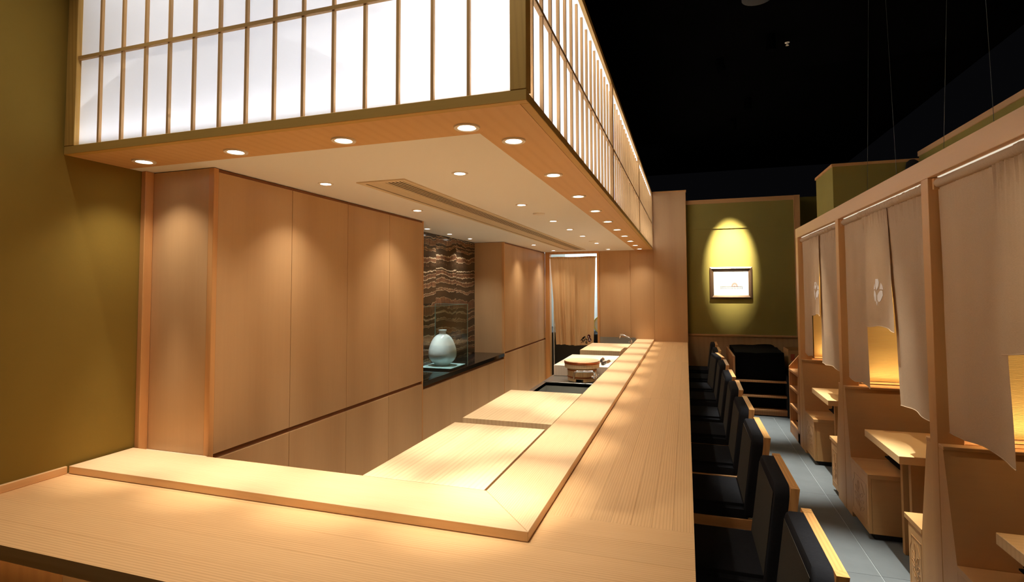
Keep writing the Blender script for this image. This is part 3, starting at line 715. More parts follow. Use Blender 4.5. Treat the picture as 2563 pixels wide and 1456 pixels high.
# doorway curtain
YC = YP-0.03
dc = thing('doorway_curtain', 'ochre linen curtain with brush-written mark hanging in the kitchen doorway', 'curtain', (-1.65, YC, 2.07))
nx, nz = 90, 40
b = BM(); grid = []
for j in range(nz+1):
    v = j/nz; row = []
    z = 2.055-v*(2.055-0.685)
    for i in range(nx+1):
        u = i/nx
        x = -2.035+0.72*u + 0.055*v*(1-u)**2*1.6 - 0.03*v*u*u*1.4
        amp = 0.026*(0.35+0.65*v)*(1.0 if u < 0.68 else 0.25)
        y = YC-0.012+amp*(math.sin(u*31+0.6*math.sin(v*3))+0.6*math.sin(u*52+1.3+v*1.2))
        if v < 0.04: y += 0.006*math.sin(u*190)
        y += 0.006*noise.noise(Vector((u*6, v*5, 1)))*v*3
        row.append(b.verts.new((x, y, z+0.004*math.sin(u*9))))
    grid.append(row)
for j in range(nz):
    for i in range(nx): b.faces.new((grid[j][i], grid[j+1][i], grid[j+1][i+1], grid[j][i+1]))
cu = obj('cloth', b, 'curtain', dc, True)
b = BM(); tube(b, [(-2.05, YC, 2.045), (-1.30, YC, 2.045)], 0.009, 10); obj('rod', b, 'frame', dc, True)
# the written mark: black brush character with a maroon gourd seal, flat on the cloth
YK = YC-0.052
def k2(px_, py_):      # zoomed-mark pixel -> place on the cloth
    return (-1.556+(px_-500)/14.56*0.00617, YK, 0.695+(870-py_)/14.56*0.00617+0.02)
def stroke(bm, pts, wd, dy=0.0):
    P = [Vector(k2(*p)) for p in pts]
    L, R = [], []
    for i, p in enumerate(P):
        t = P[min(i+1, len(P)-1)]-P[max(i-1, 0)]; t.normalize(); n = Vector((-t.z, 0, t.x))
        ww = (wd[i] if isinstance(wd, (list, tuple)) else wd)/14.56*0.00617/2
        L.append(p+n*ww); R.append(p-n*ww)
    prism(bm, [(*q.to_tuple()[:1], q.y-dy, q.z) for q in L+R[::-1]], (0, -0.0006, 0))
b = BM()
stroke(b, [(505, 752), (545, 735), (600, 660), (650, 625), (690, 612)], [18, 30, 40, 42, 20])
stroke(b, [(690, 615), (640, 650), (610, 700)], [20, 30, 22])
stroke(b, [(640, 690), (665, 720), (660, 760), (625, 785)], [22, 26, 24, 14])
stroke(b, [(572, 720), (578, 795)], [16, 24]); stroke(b, [(605, 715), (606, 785)], [16, 18]); stroke(b, [(565, 755), (650, 745)], [14, 16]); stroke(b, [(575, 795), (640, 785)], [14, 16])
for q in ((545, 828), (585, 820), (622, 818)): stroke(b, [(q[0]-12, q[1]+8), (q[0]+14, q[1]-8)], [22, 14])
stroke(b, [(700, 645), (702, 715), (740, 750)], [20, 30, 22]); stroke(b, [(755, 690), (715, 730)], [16, 22])
stroke(b, [(730, 745), (765, 740)], [16, 18])
stroke(b, [(700, 785), (700, 850)], [20, 26]); stroke(b, [(745, 785), (745, 865)], [18, 30]); stroke(b, [(695, 788), (750, 785)], [16, 18]); stroke(b, [(700, 820), (748, 815)], [12, 12]); stroke(b, [(695, 852), (750, 850)], [18, 18])
obj('ink_character', b, 'ink', dc, label='black brush-written character')
b = BM()
ring = []
for a in range(28):
    t = 2*PI*a/28
    ring.append((812+58*math.cos(t), 605+70*math.sin(t)))
prism(b, [k2(*p) for p in ring], (0, -0.0006, 0))
ring = [(838+66*math.cos(2*PI*a/28), 725+78*math.sin(2*PI*a/28)) for a in range(28)]
b2 = b; prism(b2, [(k2(*p)[0], YK-0.0002, k2(*p)[2]) for p in ring], (0, -0.0006, 0))
obj('gourd_seal', b, 'seal', dc, label='maroon gourd-shaped seal')
b = BM()
for pts in ([(772, 610), (800, 575)], [(785, 590), (800, 640)], [(800, 600), (822, 625)], [(798, 650), (828, 622)], [(812, 672), (835, 720)], [(842, 668), (822, 712)], [(862, 690), (840, 735)], [(800, 730), (838, 716)], [(795, 752), (850, 742)], [(858, 740), (850, 780)], [(872, 735), (868, 765)]):
    stroke(b, pts, [9, 11], 0.0012)
obj('seal_writing', b, 'crest', dc)
# kitchen things seen past the curtain
tag(obj('steel_fridge', box(BM(), -2.50, -1.50, 8.62, 9.95, 0.002, 0.84, 0.01), 'kitchen_dark'), 'dark steel kitchen counter low behind the doorway curtain', 'counter')
b = BM(); tube(b, [(-2.06, 8.50, 0.002), (-2.06, 8.50, 1.9)], 0.012, 10)
tag(obj('shelf_pole', b, 'chrome', None, True), 'thin chrome shelf pole left of the doorway curtain', 'pole')
pr_ = thing('drying_plate', 'round yellow-rimmed plate standing upright right of the doorway curtain', 'plate', (-1.36, 9.05, 0.802))
b = BM(); lathe(b, [(0.001, 0), (0.10, 0.004), (0.13, 0.012)], (0, 0, 0), 30, False, False); o = obj('plate', b, 'tile_white', None, True); o.parent = pr_
b = BM(); lathe(b, [(0.128, 0.010), (0.150, 0.020), (0.146, 0.026), (0.126, 0.015)], (0, 0, 0), 30, False, False); o = obj('rim', b, 'platey', None, True); o.parent = pr_
pr_.rotation_euler = (PI/2, 0, 0); pr_.location.z = 0.802+0.15
b = BM(); box(b, -1.48, -1.26, 8.95, 9.20, 0.002, 0.80, 0.01); tag(obj('black_bin', b, 'dark_base'), 'black bin behind the right edge of the doorway curtain', 'bin')

# ================================================================== CHAIRS
def chair_proto(yn):
    """side chair facing -X; near edge of the back at y = 0, wood back 0.45 wide"""
    t = thing('bar_chair', '', 'chair', (0, yn, 0), 'upholstered chairs along the bar counter')
    def L(name, bm, mat, smooth=False, parent=None):
        o = obj(name, bm, mat, None, smooth); o.parent = parent or t; return o
    WY = 0.455
    # back: raked wooden panel
    def xk(z): return 0.392-(0.80-z)*0.125
    b = BM(); prism(b, [(xk(0.80), 0, 0.80), (xk(0.33), 0, 0.33), (xk(0.33)-0.027, 0, 0.33), (xk(0.80)-0.031, 0, 0.80)], (0, 0.034, 0)); L('back_post', b, 'chair')
    b = BM(); prism(b, [(xk(0.80), WY-0.034, 0.80), (xk(0.33), WY-0.034, 0.33), (xk(0.33)-0.027, WY-0.034, 0.33), (xk(0.80)-0.031, WY-0.034, 0.80)], (0, 0.034, 0)); L('back_post', b, 'chair')
    b = BM(); prism(b, [(xk(0.7995), 0.0345, 0.7995), (xk(0.42), 0.0345, 0.42), (xk(0.42)-0.020, 0.0345, 0.42), (xk(0.7995)-0.030, 0.0345, 0.7995)], (0, WY-0.069, 0)); L('back_panel', b, 'chair_y')
    # back cushion: rounded slab in front of the panel; charcoal face, black border
    def cush(y0, y1, z0, z1, x_off0, x_off1, r, mat, name, nseg=5):
        bm = BM(); out = []
        cs = [(y1-r, z1-r, 0), (y0+r, z1-r, PI/2), (y0+0.012, z0+0.012, PI), (y1-0.012, z0+0.012, 3*PI/2)]
        for cy, cz, a0 in cs:
            rr = r if a0 < PI else 0.012
            for i in range(nseg+1):
                a = a0+PI/2*i/nseg; out.append((cy+rr*math.cos(a), cz+rr*math.sin(a)))
        rings = []
        for xo, sh in ((x_off0, 0.0), ((x_off0+x_off1)/2, 0.0), (x_off1+0.010, 0.0), (x_off1+0.003, 0.004), (x_off1, 0.012)):
            yc, zc = (y0+y1)/2, (z0+z1)/2
            rings.append([bm.verts.new((xk(z)+xo, yc+(y-yc)*(1-sh*2/(y1-y0)), zc+(z-zc)*(1-sh*2/(z1-z0)))) for y, z in out])
        for A, B in zip(rings, rings[1:]):
            for i in range(len(A)): bm.faces.new((A[i], A[(i+1) % len(A)], B[(i+1) % len(A)], B[i]))
        bm.faces.new(rings[0]); bm.faces.new(rings[-1])
        bmesh.ops.recalc_face_normals(bm, faces=bm.faces[:])
        return L(name, bm, mat, True)
    cu = cush(0.004, WY-0.004, 0.395, 0.80, -0.031, -0.083, 0.045, 'blackcloth', 'back_cushion')
    b = BM(); xo = -0.0838
    prism(b, [(xk(0.40)+xo, 0.030, 0.40), (xk(0.40)+xo, WY-0.030, 0.40), (xk(0.77)+xo, WY-0.030, 0.77), (xk(0.77)+xo, 0.030, 0.77)], (-0.001, 0, 0)); L('face_panel', b, 'greycloth', False, cu)
    # seat
    X0 = -0.10
    for y in (0.0, WY-0.024):
        b = BM(); box(b, X0, xk(0.36)-0.026, y, y+0.024, 0.333, 0.384, 0.002); L('seat_rail', b, 'chair_x')
    b = BM(); box(b, X0, X0+0.022, 0.0245, WY-0.0245, 0.333, 0.383, 0.002); L('seat_rail', b, 'chair_x')
    b = BM(); box(b, X0-0.005, 0.300, 0.008, WY-0.008, 0.385, 0.452, 0.0)
    bmesh.ops.bevel(b, geom=[e for e in b.edges if all(v.co.z > 0.4 for v in e.verts) or abs(e.verts[0].co.z-e.verts[1].co.z) > 0.03], offset=0.022, segments=3, affect='EDGES')
    L('seat_cushion', b, 'blackcloth', True)
    # legs
    for y in (0.001, WY-0.029):
        b = BM(); prism(b, [(X0, y, 0.332), (X0+0.030, y, 0.332), (X0+0.026, y, 0.0), (X0+0.002, y, 0.0)], (0, 0.028, 0)); L('leg', b, 'chair')
        b = BM(); prism(b, [(0.275, y, 0.329), (0.312, y, 0.329), (0.352, y, 0.0), (0.324, y, 0.0)], (0, 0.028, 0)); L('leg', b, 'chair')
    return t
CH = [1.612, 2.250, 2.965, 3.622, 4.300, 4.905, 5.640, 6.222, 6.932, 7.640]
cw = ['nearest', 'second nearest', 'third', 'fourth', 'fifth', 'sixth', 'seventh', 'eighth', 'ninth', 'tenth']
c0 = None
for k, y in enumerate(CH):
    lab = 'wooden chair with black upholstered back and seat at the bar, %s from the camera' % cw[k]
    if c0 is None: c0 = chair_proto(y); c0['label'] = lab
    else: dup(c0, (0, y, 0), lab, None, 0.10 if k == 7 else (-0.02 if k in (4, 9) else 0.0))

# ================================================================== BOOTHS
PST = [(1.36, 1.435), (2.856, 2.931), (4.355, 4.430), (5.815, 5.92)]
bf = thing('booth_screen', 'pale wooden beam on posts framing the row of curtained dining booths', 'frame', (XB, 3.6, 0))
obj('header_beam', box(BM(), XB, XB+0.05, 0.2, 5.92, 2.048, 2.140, 0.0015), 'booth_y', bf)
obj('header_beam', box(BM(), XB+0.16, XB+0.20, 0.2, 5.81, 2.06, 2.14, 0.0015), 'booth_y', bf)
obj('beam_soffit', box(BM(), XB+0.05, XB+0.16, 0.2, 5.81, 2.085, 2.139), 'booth_y', bf)
for (a_, q0), (q1, b_) in ((PST[0], PST[1]), (PST[1], PST[2]), (PST[2], PST[3])): obj('led_strip', box(BM(), XB+0.030, XB+0.047, q0+0.02, q1-0.02, 2.0445, 2.0475), 'beam_glow', bf)  # emission stands in for the lit underside of the beam
for y0, y1 in PST:
    obj('post', box(BM(), XB, XB+0.10, y0, y1, 0.0, 2.0475, 0.0015), 'booth', bf)
for y0, y1 in PST:
    obj('rod_bracket', box(BM(), XB+0.016, XB+0.075, y0-0.020, y0-0.0005, 1.992, 2.042, 0.001), 'booth', bf)
    obj('rod_bracket', box(BM(), XB+0.016, XB+0.075, y1+0.0005, y1+0.014, 1.992, 2.042, 0.001), 'booth', bf)
# noren
XN = 1.085
def noren_panel(t, yl, yr, zb, name, folds, bulge=0.0, seed=0, swing=(0, 0), ruche=0.3, xo=0.0):
    """cloth strip between yl (far, left in view) and yr (near); hem hangs at zb"""
    bm = BM(); nu, nv = 44, 44; rows = []
    ztop = 2.002
    for j in range(nv+1):
        v = j/nv; z = ztop+(zb-ztop)*v; row = []
        for i in range(nu+1):
            u = i/nu
            y = yl+(yr-yl)*u
            y += v*(swing[0]*(1-u)+swing[1]*u)
            x = XN-0.002+xo
            for f, a, ph in folds: x += a*(0.35+0.65*min(1, v*1.6))*math.sin(2*PI*f*u+ph+0.4*math.sin(3*v+ph))
            x += ruche*0.006*math.exp(-v*7)*math.sin(2*PI*u*17+seed)
            x -= bulge*v**1.5*max(0, 2*u-1)
            x += 0.006*noise.noise(Vector((u*2.2+seed, v*3.1, seed*1.7)))*(0.2+v)
            zz = z + (0.010*math.sin(u*7+seed)*v if v > 0.9 else 0)
            row.append(bm.verts.new((x, y, zz)))
        rows.append(row)
    for j in range(nv):
        for i in range(nu): bm.faces.new((rows[j][i], rows[j+1][i], rows[j+1][i+1], rows[j][i+1]))
    o = obj(name, bm, 'linen', t, True)
    # hem and side seams as thin rolled edges
    hb = BM()
    tube(hb, [v.co.copy() for v in []] or [(XN, 0, 0), (XN, 0.001, 0)], 0.0001, 4) if False else None
    return o, rows
def noren_panel_full(t, yl, yr, zb, folds, bulge=0.0, seed=0, swing=(0, 0), ruche=0.3, xo=0.0):
    o, _ = noren_panel(t, yl, yr, zb, 'cloth_panel', folds, bulge, seed, swing, ruche, xo)
    me = o.data; nu = 44
    co = [v.co.copy() for v in me.vertices]
    hem = co[-(nu+1):]
    hb = BM(); tube(hb, hem, 0.0022, 6); obj('hem', hb, 'linen_hem', o, True)
    return o, co
def sleeve(t, y_far, y_near, ruched, seed):
    bm = BM(); n = 150; rings = []; seg = 14
    for i in range(n+1):
        u = i/n; y = y_far+(y_near-y_far)*u
        rc = 1.0 if ruched[0] < u < ruched[1] else 0.12
        ring = []
        for k in range(seg):
            a = 2*PI*k/seg
            r = 0.0215+0.0040*rc*noise.noise(Vector((y*60, math.cos(a)*1.2, seed)))+0.0022*rc*math.sin(y*260+2*math.sin(a+seed))
            ring.append(bm.verts.new((XN+0.002+r*math.cos(a), y, 2.020+r*math.sin(a))))
        rings.append(ring)
    for A, B in zip(rings, rings[1:]):
        for k in range(seg): bm.faces.new((A[k], A[(k+1) % seg], B[(k+1) % seg], B[k]))
    bmesh.ops.recalc_face_normals(bm, faces=bm.faces[:])
    return obj('rod_sleeve', bm, 'linen', t, True)
def crest(t, cloth, co, yc, zc, r):
    """white printed five-petal mark lying on the cloth"""
    def surf(y, z):
        best = min(co, key=lambda v: (v.y-y)**2+(v.z-z)**2); return best.x-0.0014
    shapes = []
    def add(pts): shapes.append(pts)
    add([(-.30, 1.0), (.30, 1.0), (.42, .70), (.34, .40), (0, .02), (-.34, .40), (-.42, .70)])
    add([(-.62, .62), (-.52, .30), (-.50, .12), (-.92, .10), (-.86, .38)])
    add([(.62, .66), (.52, .30), (.50, .12), (.95, .08), (.88, .40)])
    add([(-.85, .0), (-.60, .02), (-.30, -.20), (-.12, -.42), (-.14, -.80), (-.34, -.98), (-.60, -.86), (-.90, -.40)])
    add([(.85, .0), (.60, .02), (.30, -.20), (.12, -.42), (.14, -.80), (.40, -.98), (.64, -.86), (.95, -.40)])
    add([(0, -.80), (.16, -1.02), (.04, -1.30), (-.16, -1.04)])
    bm = BM()
    for pts in shapes:
        vs = [bm.verts.new((surf(yc-px_*r, zc+pz*r*0.86), yc-px_*r, zc+pz*r*0.86)) for px_, pz in pts]
        bm.faces.new(vs)
    o = obj('printed_crest', bm, 'crest', cloth, label='white printed petal crest')
    sm = o.modifiers.new('thick', 'SOLIDIFY'); sm.thickness = 0.0008
    return o
def noren(yf, yn, y1, y2, lab, seed, bulge, ruched, sw):
    t = thing('noren_curtain', lab, 'curtain', (XN, (yf+yn)/2, 2.02), 'linen curtains across the booths')
    tube_o = obj('rod', tube(BM(), [(XN+0.002, yf+0.008, 2.02), (XN+0.002, yn-0.008, 2.02)], 0.011, 12), 'booth_y', t, True)
    sleeve(t, yf, yn, ruched, seed)
    noren_panel_full(t, yf, y1-0.015, 0.925, [(1.6, 0.0035, 0.5), (3.1, 0.002, 1.0+seed)], 0, seed+1, sw[0], 0.4, 0.003)
    mid, co = noren_panel_full(t, y1, y2, 1.318, [(2.6, 0.0045, 0.4+seed), (1.1, 0.003, 2.0)], bulge, seed+2, sw[1], 1.0, -0.003)
    noren_panel_full(t, y2+0.06, yn, 0.927, [(2.4, 0.006, 0.9), (1.1, 0.004, 0.2+seed)], 0, seed+3, sw[2], 1.0, 0.003)
    if seed != 3: crest(t, mid, co, (y1+y2)/2-0.035, 1.535, 0.080)
    return t
noren(5.79, 4.445, 5.455, 5.085, 'beige linen curtain with white crest across the farthest booth', 1, 0.01, (0.25, 0.9), ((0, 0.0), (0.01, 0), (0, 0)))
noren(4.345, 2.945, 3.912, 3.475, 'beige linen curtain with white crest and swinging middle flap across the middle booth', 2, 0.010, (0.22, 1.0), ((0, -0.02), (0.015, -0.085), (-0.13, 0)))
noren(2.846, 1.445, 2.385, 1.92, 'plain beige linen curtain across the booth nearest the camera', 3, 0.01, (0.42, 1.0), ((-0.015, -0.045), (0, 0), (0, 0)))

# low partitions with raked backs, benches, tables, blinds
def partition(ya, yb_, near_side=True, far_side=True, lab=''):
    """ya..yb_: post span in Y. Raked seat back toward the camera on the ya side"""
    t = thing('booth_partition', lab, 'partition', ((XB+XW)/2, (ya+yb_)/2, 0), 'low partitions between booths')
    yc0, yc1 = ya-0.045, yb_+0.045
    x0, x1 = XB+0.101, XW-0.002
    b = BM(); prism(b, [(x0-0.099+0.0, yc0, 0.845), (x0-0.099, yc0-0.09, 0.40), (x0-0.099, yc0-0.09, 0.001), (x0-0.099, ya-0.0005, 0.001), (x0-0.099, ya-0.0005, 0.845)], (x1-x0+0.099, 0, 0))
    obj('seat_back', b, 'booth_x', t)
    b = BM(); prism(b, [(x0-0.099, yc1, 0.845), (x0-0.099, yc1+0.09, 0.40), (x0-0.099, yc1+0.09, 0.001), (x0-0.099, yb_+0.0005, 0.001), (x0-0.099, yb_+0.0005, 0.845)], (x1-x0+0.099, 0, 0))
    obj('seat_back', b, 'booth_x', t)
    obj('core', box(BM(), x0, x1, ya, yb_, 0.001, 0.845), 'booth', t)
    b = BM(); box(b, x0-0.1, x1, yc0-0.006, ya-0.0006, 0.8455, 0.862, 0.002); obj('cap', b, 'booth_x', t)
    b = BM(); box(b, x0-0.1, x1, yb_+0.0006, yc1+0.006, 0.8455, 0.862, 0.002); obj('cap', b, 'booth_x', t)
    obj('led_strip', box(BM(), x0+0.03, x1-0.05, ya+0.001, ya+0.012, 0.846, 0.856), 'led', t)
    return t
wh = ['nearest', 'middle', 'farthest']
plab = ['low wooden partition with raked seat back behind the nearest curtained booth', 'low wooden partition with raked seat back between the middle and farthest booths', 'low wooden partition with raked seat back closing the farthest booth']
for k, (ya, yb_) in enumerate(PST[1:]):
    partition(ya, yb_, lab=plab[k])
# bamboo blinds above the partitions
for k, (ya, yb_) in enumerate(PST[1:]):
    t = thing('bamboo_blind', 'glowing golden bamboo blind hanging over the partition of the %s booth' % wh[k], 'blind', (1.65, ya+0.04, 2.0), 'bamboo blinds over the partitions')
    x0, x1 = XB+0.125, XW-0.06
    b = BM(); z = 0.892; n = 0
    while z < 2.015:
        h = 0.0052+0.0006*math.sin(n*1.7)
        box(b, x0, x1, ya+0.034, ya+0.037+0.0006*math.sin(n*2.9), z, z+h); z += h+0.0009; n += 1
    obj('slats', b, 'bamboo', t, kind='stuff')
    obj('backing', box(BM(), x0, x1, ya+0.0385, ya+0.0395, 0.888, 2.02), 'linen_hem', t)
    obj('head_rail', box(BM(), x0, x1, ya-0.01, ya+0.034, 2.022, 2.045), 'booth_x', t)
    a_ = lamp_area('added_blind_fill', ((x0+x1)/2, ya-0.10, 2.03), (0, 0.17, -0.6), x1-x0-0.1, 0.02, 2.2, (1, 0.84, 0.6)); a_.data.spread = math.radians(40)  # hidden fill light added to brighten the blind
    a_ = lamp_area('blind_uplight', ((x0+x1)/2, ya-0.026, 0.868), (0, 0.16, 1), x1-x0-0.06, 0.02, 1.5, (1, 0.82, 0.54)); a_.data.spread = math.radians(100)
    obj('bottom_bar', box(BM(), x0, x1, ya+0.030, ya+0.042, 0.876, 0.890, 0.002), 'booth_x', t)
    b = BM(); tube(b, [(x0+0.36, ya+0.026, 1.6), (x0+0.365, ya+0.018, 1.05), (x0+0.375, ya-0.03, 0.875), (x0+0.40, ya-0.062, 0.82), (x0+0.44, ya-0.11, 0.66)], 0.0014, 6)
    obj('pull_cord', b, 'cord', t)
def bench(y0, y1, lid0, lid1, lab, cy0, cy1, cush=True, xc=1.24):
    t = thing('booth_bench', lab, 'bench', ((XB+XW)/2, (y0+y1)/2, 0), 'wooden box benches in the booths')
    x1 = XW-0.004
    obj('box_front', box(BM(), XB+0.021, x1, y0, y1, 0.035, 0.371), 'booth_x', t)
    e = obj('end_panel', box(BM(), XB+0.002, XB+0.020, y0, y1, 0.035, 0.371, 0.001), 'booth', t)
    obj('kickboard', box(BM(), XB+0.035, x1, y0+0.012, y1-0.012, 0.001, 0.034), 'dark_base', t)
    obj('seat_lid', box(BM(), XB, x1, lid0, lid1, 0.372, 0.398, 0.0015), 'booth_x', t)
    # carved end: notched panel outline, cane stroke and a sprig
    b = BM(); yc = (y0+y1)/2; wdt = (y1-y0)
    def cv(pts, r=0.0018): tube(b, [(XB+0.0015, yc+p[0]*wdt, 0.20+p[1]*0.15) for p in pts], r, 6)
    o_ = [(-.40, .80), (-.40, -.80), (.40, -.80), (.40, .35), (.30, .55), (.30, .80), (-.40, .80)]
    cv(o_, 0.0009); cv([(-.30, .30), (-.12, .66)], 0.0016)
    cv([(.05, .30), (.02, .05), (.04, -.25), (-.02, -.62)], 0.0010)
    for lx, lz, la in ((-.12, .12, 2.4), (.17, .20, 0.7), (-.14, -.14, 2.7), (.19, -.08, 0.4), (-.16, -.40, 2.5), (.14, -.36, 0.6), (.06, .44, 1.5)):
        ca, sa = math.cos(la), math.sin(la)
        cv([(lx+0.11*math.cos(t)*ca-0.045*math.sin(t)*sa, lz+(0.11*math.cos(t)*sa+0.045*math.sin(t)*ca)*1.6) for t in [2*PI*q/10 for q in range(11)]], 0.0010)
    obj('carving', b, 'carve', e)
    if cush:
        bm = BM(); box(bm, xc, xc+0.42, cy0, cy1, 0.399, 0.462, 0)
        bmesh.ops.bevel(bm, geom=bm.edges[:], offset=0.028, segments=4, affect='EDGES')
        tag(obj('seat_cushion', bm, 'blackcloth', None, True), 'black square cushion on the bench seat, %s' % lab.split(', ')[-1], 'cushion', 'black cushions on the benches')
def table(yc, lab):
    t = thing('booth_table', lab, 'table', (1.6, yc, 0), 'tables in the booths')
    b = BM(); obj('table_top', box(b, XB+0.008, XW-0.004, yc-0.285, yc+0.285, 0.617, 0.66, 0.002), 'table', t)
    for yy in (yc+0.085, yc-0.04):
        obj('leg', box(BM(), 1.185, 1.62, yy-0.017, yy+0.017, 0.001, 0.616, 0.001), 'booth', t)
names = ['the booth nearest the camera', 'the middle booth', 'the farthest booth']
for k in range(3):
    p0, p1 = PST[k], PST[k+1]
    # far bench (against the farther partition), faces the camera
    fy1 = p1[0]-0.136; fy0 = fy1-0.35
    bench(fy0, fy1, fy0-0.008, fy1, 'wooden box bench with carved end at the far side, in %s' % names[k], fy0-0.004+0.02, fy1-0.01)
    ny0 = p0[1]+0.136; ny1 = ny0+0.17
    bench(ny0, ny1+0.0, ny0, ny1+0.045, 'wooden box bench with carved end at the near side, in %s' % names[k], ny0+0.01, ny1-0.01, False)
    table((p0[1]+p1[0])/2-0.005, 'pale wooden table with thick top in %s' % names[k])

# shoe-shelf unit beyond the booths
bs = thing('low_bookcase', 'low open wooden shelf unit standing past the last booth post', 'shelf', (1.2, 6.2, 0))
X0, X1 = XB, XB+0.33
b = BM(); prism(b, [(X0, 6.455, 0), (X1, 6.455, 0), (X1, 6.455, 0.90), (X0+0.16, 6.455, 0.90), (X0, 6.455, 0.705)], (0, 0.022, 0)); obj('side_panel', b, 'shelf', bs)
obj('side_panel', box(BM(), X0, X1, 5.93, 5.952, 0, 0.86), 'shelf', bs)
obj('back_panel', box(BM(), X1, X1+0.012, 5.93, 6.477, 0, 0.86), 'shelf', bs)
for z in (0.10, 0.290, 0.480, 0.660): obj('shelf_board', box(BM(), X0, X1-0.001, 5.953, 6.454, z, z+0.022, 0.001), 'shelf', bs)
obj('plinth', box(BM(), X0+0.002, X0+0.02, 5.953, 6.454, 0.0, 0.099), 'shelf', bs)
b = BM(); bmesh.ops.create_icosphere(b, subdivisions=3, radius=1.0, matrix=Matrix.Translation((XB+0.09, 6.12, 0.163)) @ Matrix.Diagonal((0.06, 0.09, 0.042, 1)))
for v in b.verts: v.co += v.normal*0.008*noise.noise(v.co*30); v.co.z = max(v.co.z, 0.1225)
tag(obj('white_cloth_bundle', b, 'white_cloth', None, True), 'crumpled white cloth bundle on the lowest shelf of the open shelf unit', 'cloth')
for k, (z, y, mt, lab) in enumerate(((0.312, 6.25, 'blackprop', 'dark folded pouch on the middle board of the open shelf unit'), (0.122, 6.33, 'blackprop', 'dark folded pouch on the lowest board beside the white bundle'))):
    b = BM(); box(b, XB+0.05, XB+0.24, y-0.05, y+0.08, z+0.0005, z+0.035); bmesh.ops.bevel(b, geom=b.edges[:], offset=0.012, segments=2, affect='EDGES')
    tag(obj('dark_pouch', b, mt, None, True), lab, 'pouch')
b = BM(); box(b, XB+0.04, XB+0.26, 6.05, 6.36, 0.6825, 0.690); box(b, XB+0.05, XB+0.25, 6.07, 6.34, 0.690, 0.697)
tag(obj('menu_folder', b, 'card', None), 'thin brown menu folders lying on the top board of the shelf unit', 'folder')

# dark low cabinet against the far wall
dcb = thing('dark_display_shelf', 'low wooden shelf unit filled with black cloth-covered goods under the picture', 'shelf', (0.85, 7.4, 0))
obj('side_panel', box(BM(), 0.535, 0.56, 7.10, 8.26, 0.0, 0.72, 0.001), 'shelf', dcb)
obj('side_panel', box(BM(), 1.135, 1.16, 7.12, 8.26, 0.0, 0.50, 0.001), 'dark_base', dcb)
for z in (0.06, 0.225, 0.405): obj('shelf_board', box(BM(), 0.561, 1.134, 7.15, 8.25, z, z+0.022, 0.001), 'shelf', dcb)
obj('plinth', box(BM(), 0.561, 1.134, 7.16, 7.18, 0.012, 0.059), 'shelf', dcb)
obj('back_panel', box(BM(), 0.561, 1.134, 8.25, 8.262, 0.0, 0.70), 'dark_base', dcb)
b = BM(); box(b, 0.575, 1.12, 7.20, 8.2, 0.4275, 0.76); bmesh.ops.subdivide_edges(b, edges=b.edges[:], cuts=6, use_grid_fill=True)
for v in b.verts: v.co += Vector((noise.noise(v.co*7), noise.noise(v.co*7+Vector((3, 0, 0))), noise.noise(v.co*6+Vector((0, 5, 0)))))*0.018*(1 if v.co.z > 0.44 else 0.0)
tag(obj('black_cloth_pile', b, 'blackprop', None, True), 'dark cloth-covered heap on top board of the shelf unit under the picture', 'cloth')
for z, lab in ((0.248, 'black boxes row on the middle board of the unit under the picture'), (0.083, 'black boxes row on the lowest board of the unit under the picture')):
    b = BM(); box(b, 0.58, 1.12, 7.24, 8.2, z, z+0.13, 0.005); tag(obj('black_box', b, 'blackprop'), lab, 'box')
st_ = thing('side_stand', 'narrow dark stand beside the black goods shelf', 'stand', (1.25, 7.4, 0))
obj('body', box(BM(), 1.165, 1.40, 7.20, 7.70, 0.0, 0.555, 0.004), 'dark_base', st_)
cr = thing('wooden_crate', 'open wooden crate with a red label on the dark stand', 'crate', (1.27, 7.4, 0.556))
for nm, c in (('side_panel', (1.175, 1.385, 7.25, 7.262, 0.557, 0.79)), ('side_panel', (1.175, 1.385, 7.588, 7.60, 0.557, 0.80)), ('side_panel', (1.175, 1.187, 7.262, 7.588, 0.557, 0.80)), ('side_panel', (1.373, 1.385, 7.262, 7.588, 0.557, 0.80)), ('bottom', (1.187, 1.373, 7.262, 7.588, 0.557, 0.57))):
    obj(nm, box(BM(), *c, 0.001), 'card', cr)
obj('label', box(BM(), 1.20, 1.245, 7.2485, 7.2495, 0.67, 0.75), 'card_red', cr, label='red paper label')

# framed picture and its spot
pf = thing('framed_picture', 'framed print with red arcs on a grey band under a bright spot', 'picture', (0.61, 8.29, 1.40))
x0, x1, z0, z1 = 0.335, 0.905, 1.402, 1.862; yf = 8.298
def mould(bm, i0, i1, ya, yb_):
    o = [(x0+i0, z0+i0), (x1-i0, z0+i0), (x1-i0, z1-i0), (x0+i0, z1-i0)]; n = [(x0+i1, z0+i1), (x1-i1, z0+i1), (x1-i1, z1-i1), (x0+i1, z1-i1)]
    O = [bm.verts.new((p[0], ya, p[1])) for p in o]; I = [bm.verts.new((p[0], yb_, p[1])) for p in n]
    for i in range(4): bm.faces.new((O[i], O[(i+1) % 4], I[(i+1) % 4], I[i]))
b = BM(); mould(b, 0.0, 0.0, yf, yf-0.022); mould(b, 0.0, 0.022, yf-0.022, yf-0.034); mould(b, 0.022, 0.030, yf-0.034, yf-0.018); mould(b, 0.030, 0.052, yf-0.022, yf-0.012)
bmesh.ops.recalc_face_normals(b, faces=b.faces[:]); obj('frame', b, 'picframe', pf)
obj('mat_board', box(BM(), x0+0.05, x1-0.05, yf-0.010, yf-0.006, z0+0.05, z1-0.05), 'mat', pf)
pr = obj('print', box(BM(), 0.475, 0.772, yf-0.0125, yf-0.0105, 1.582, 1.640), 'print_grey', pf)
b = BM(); 
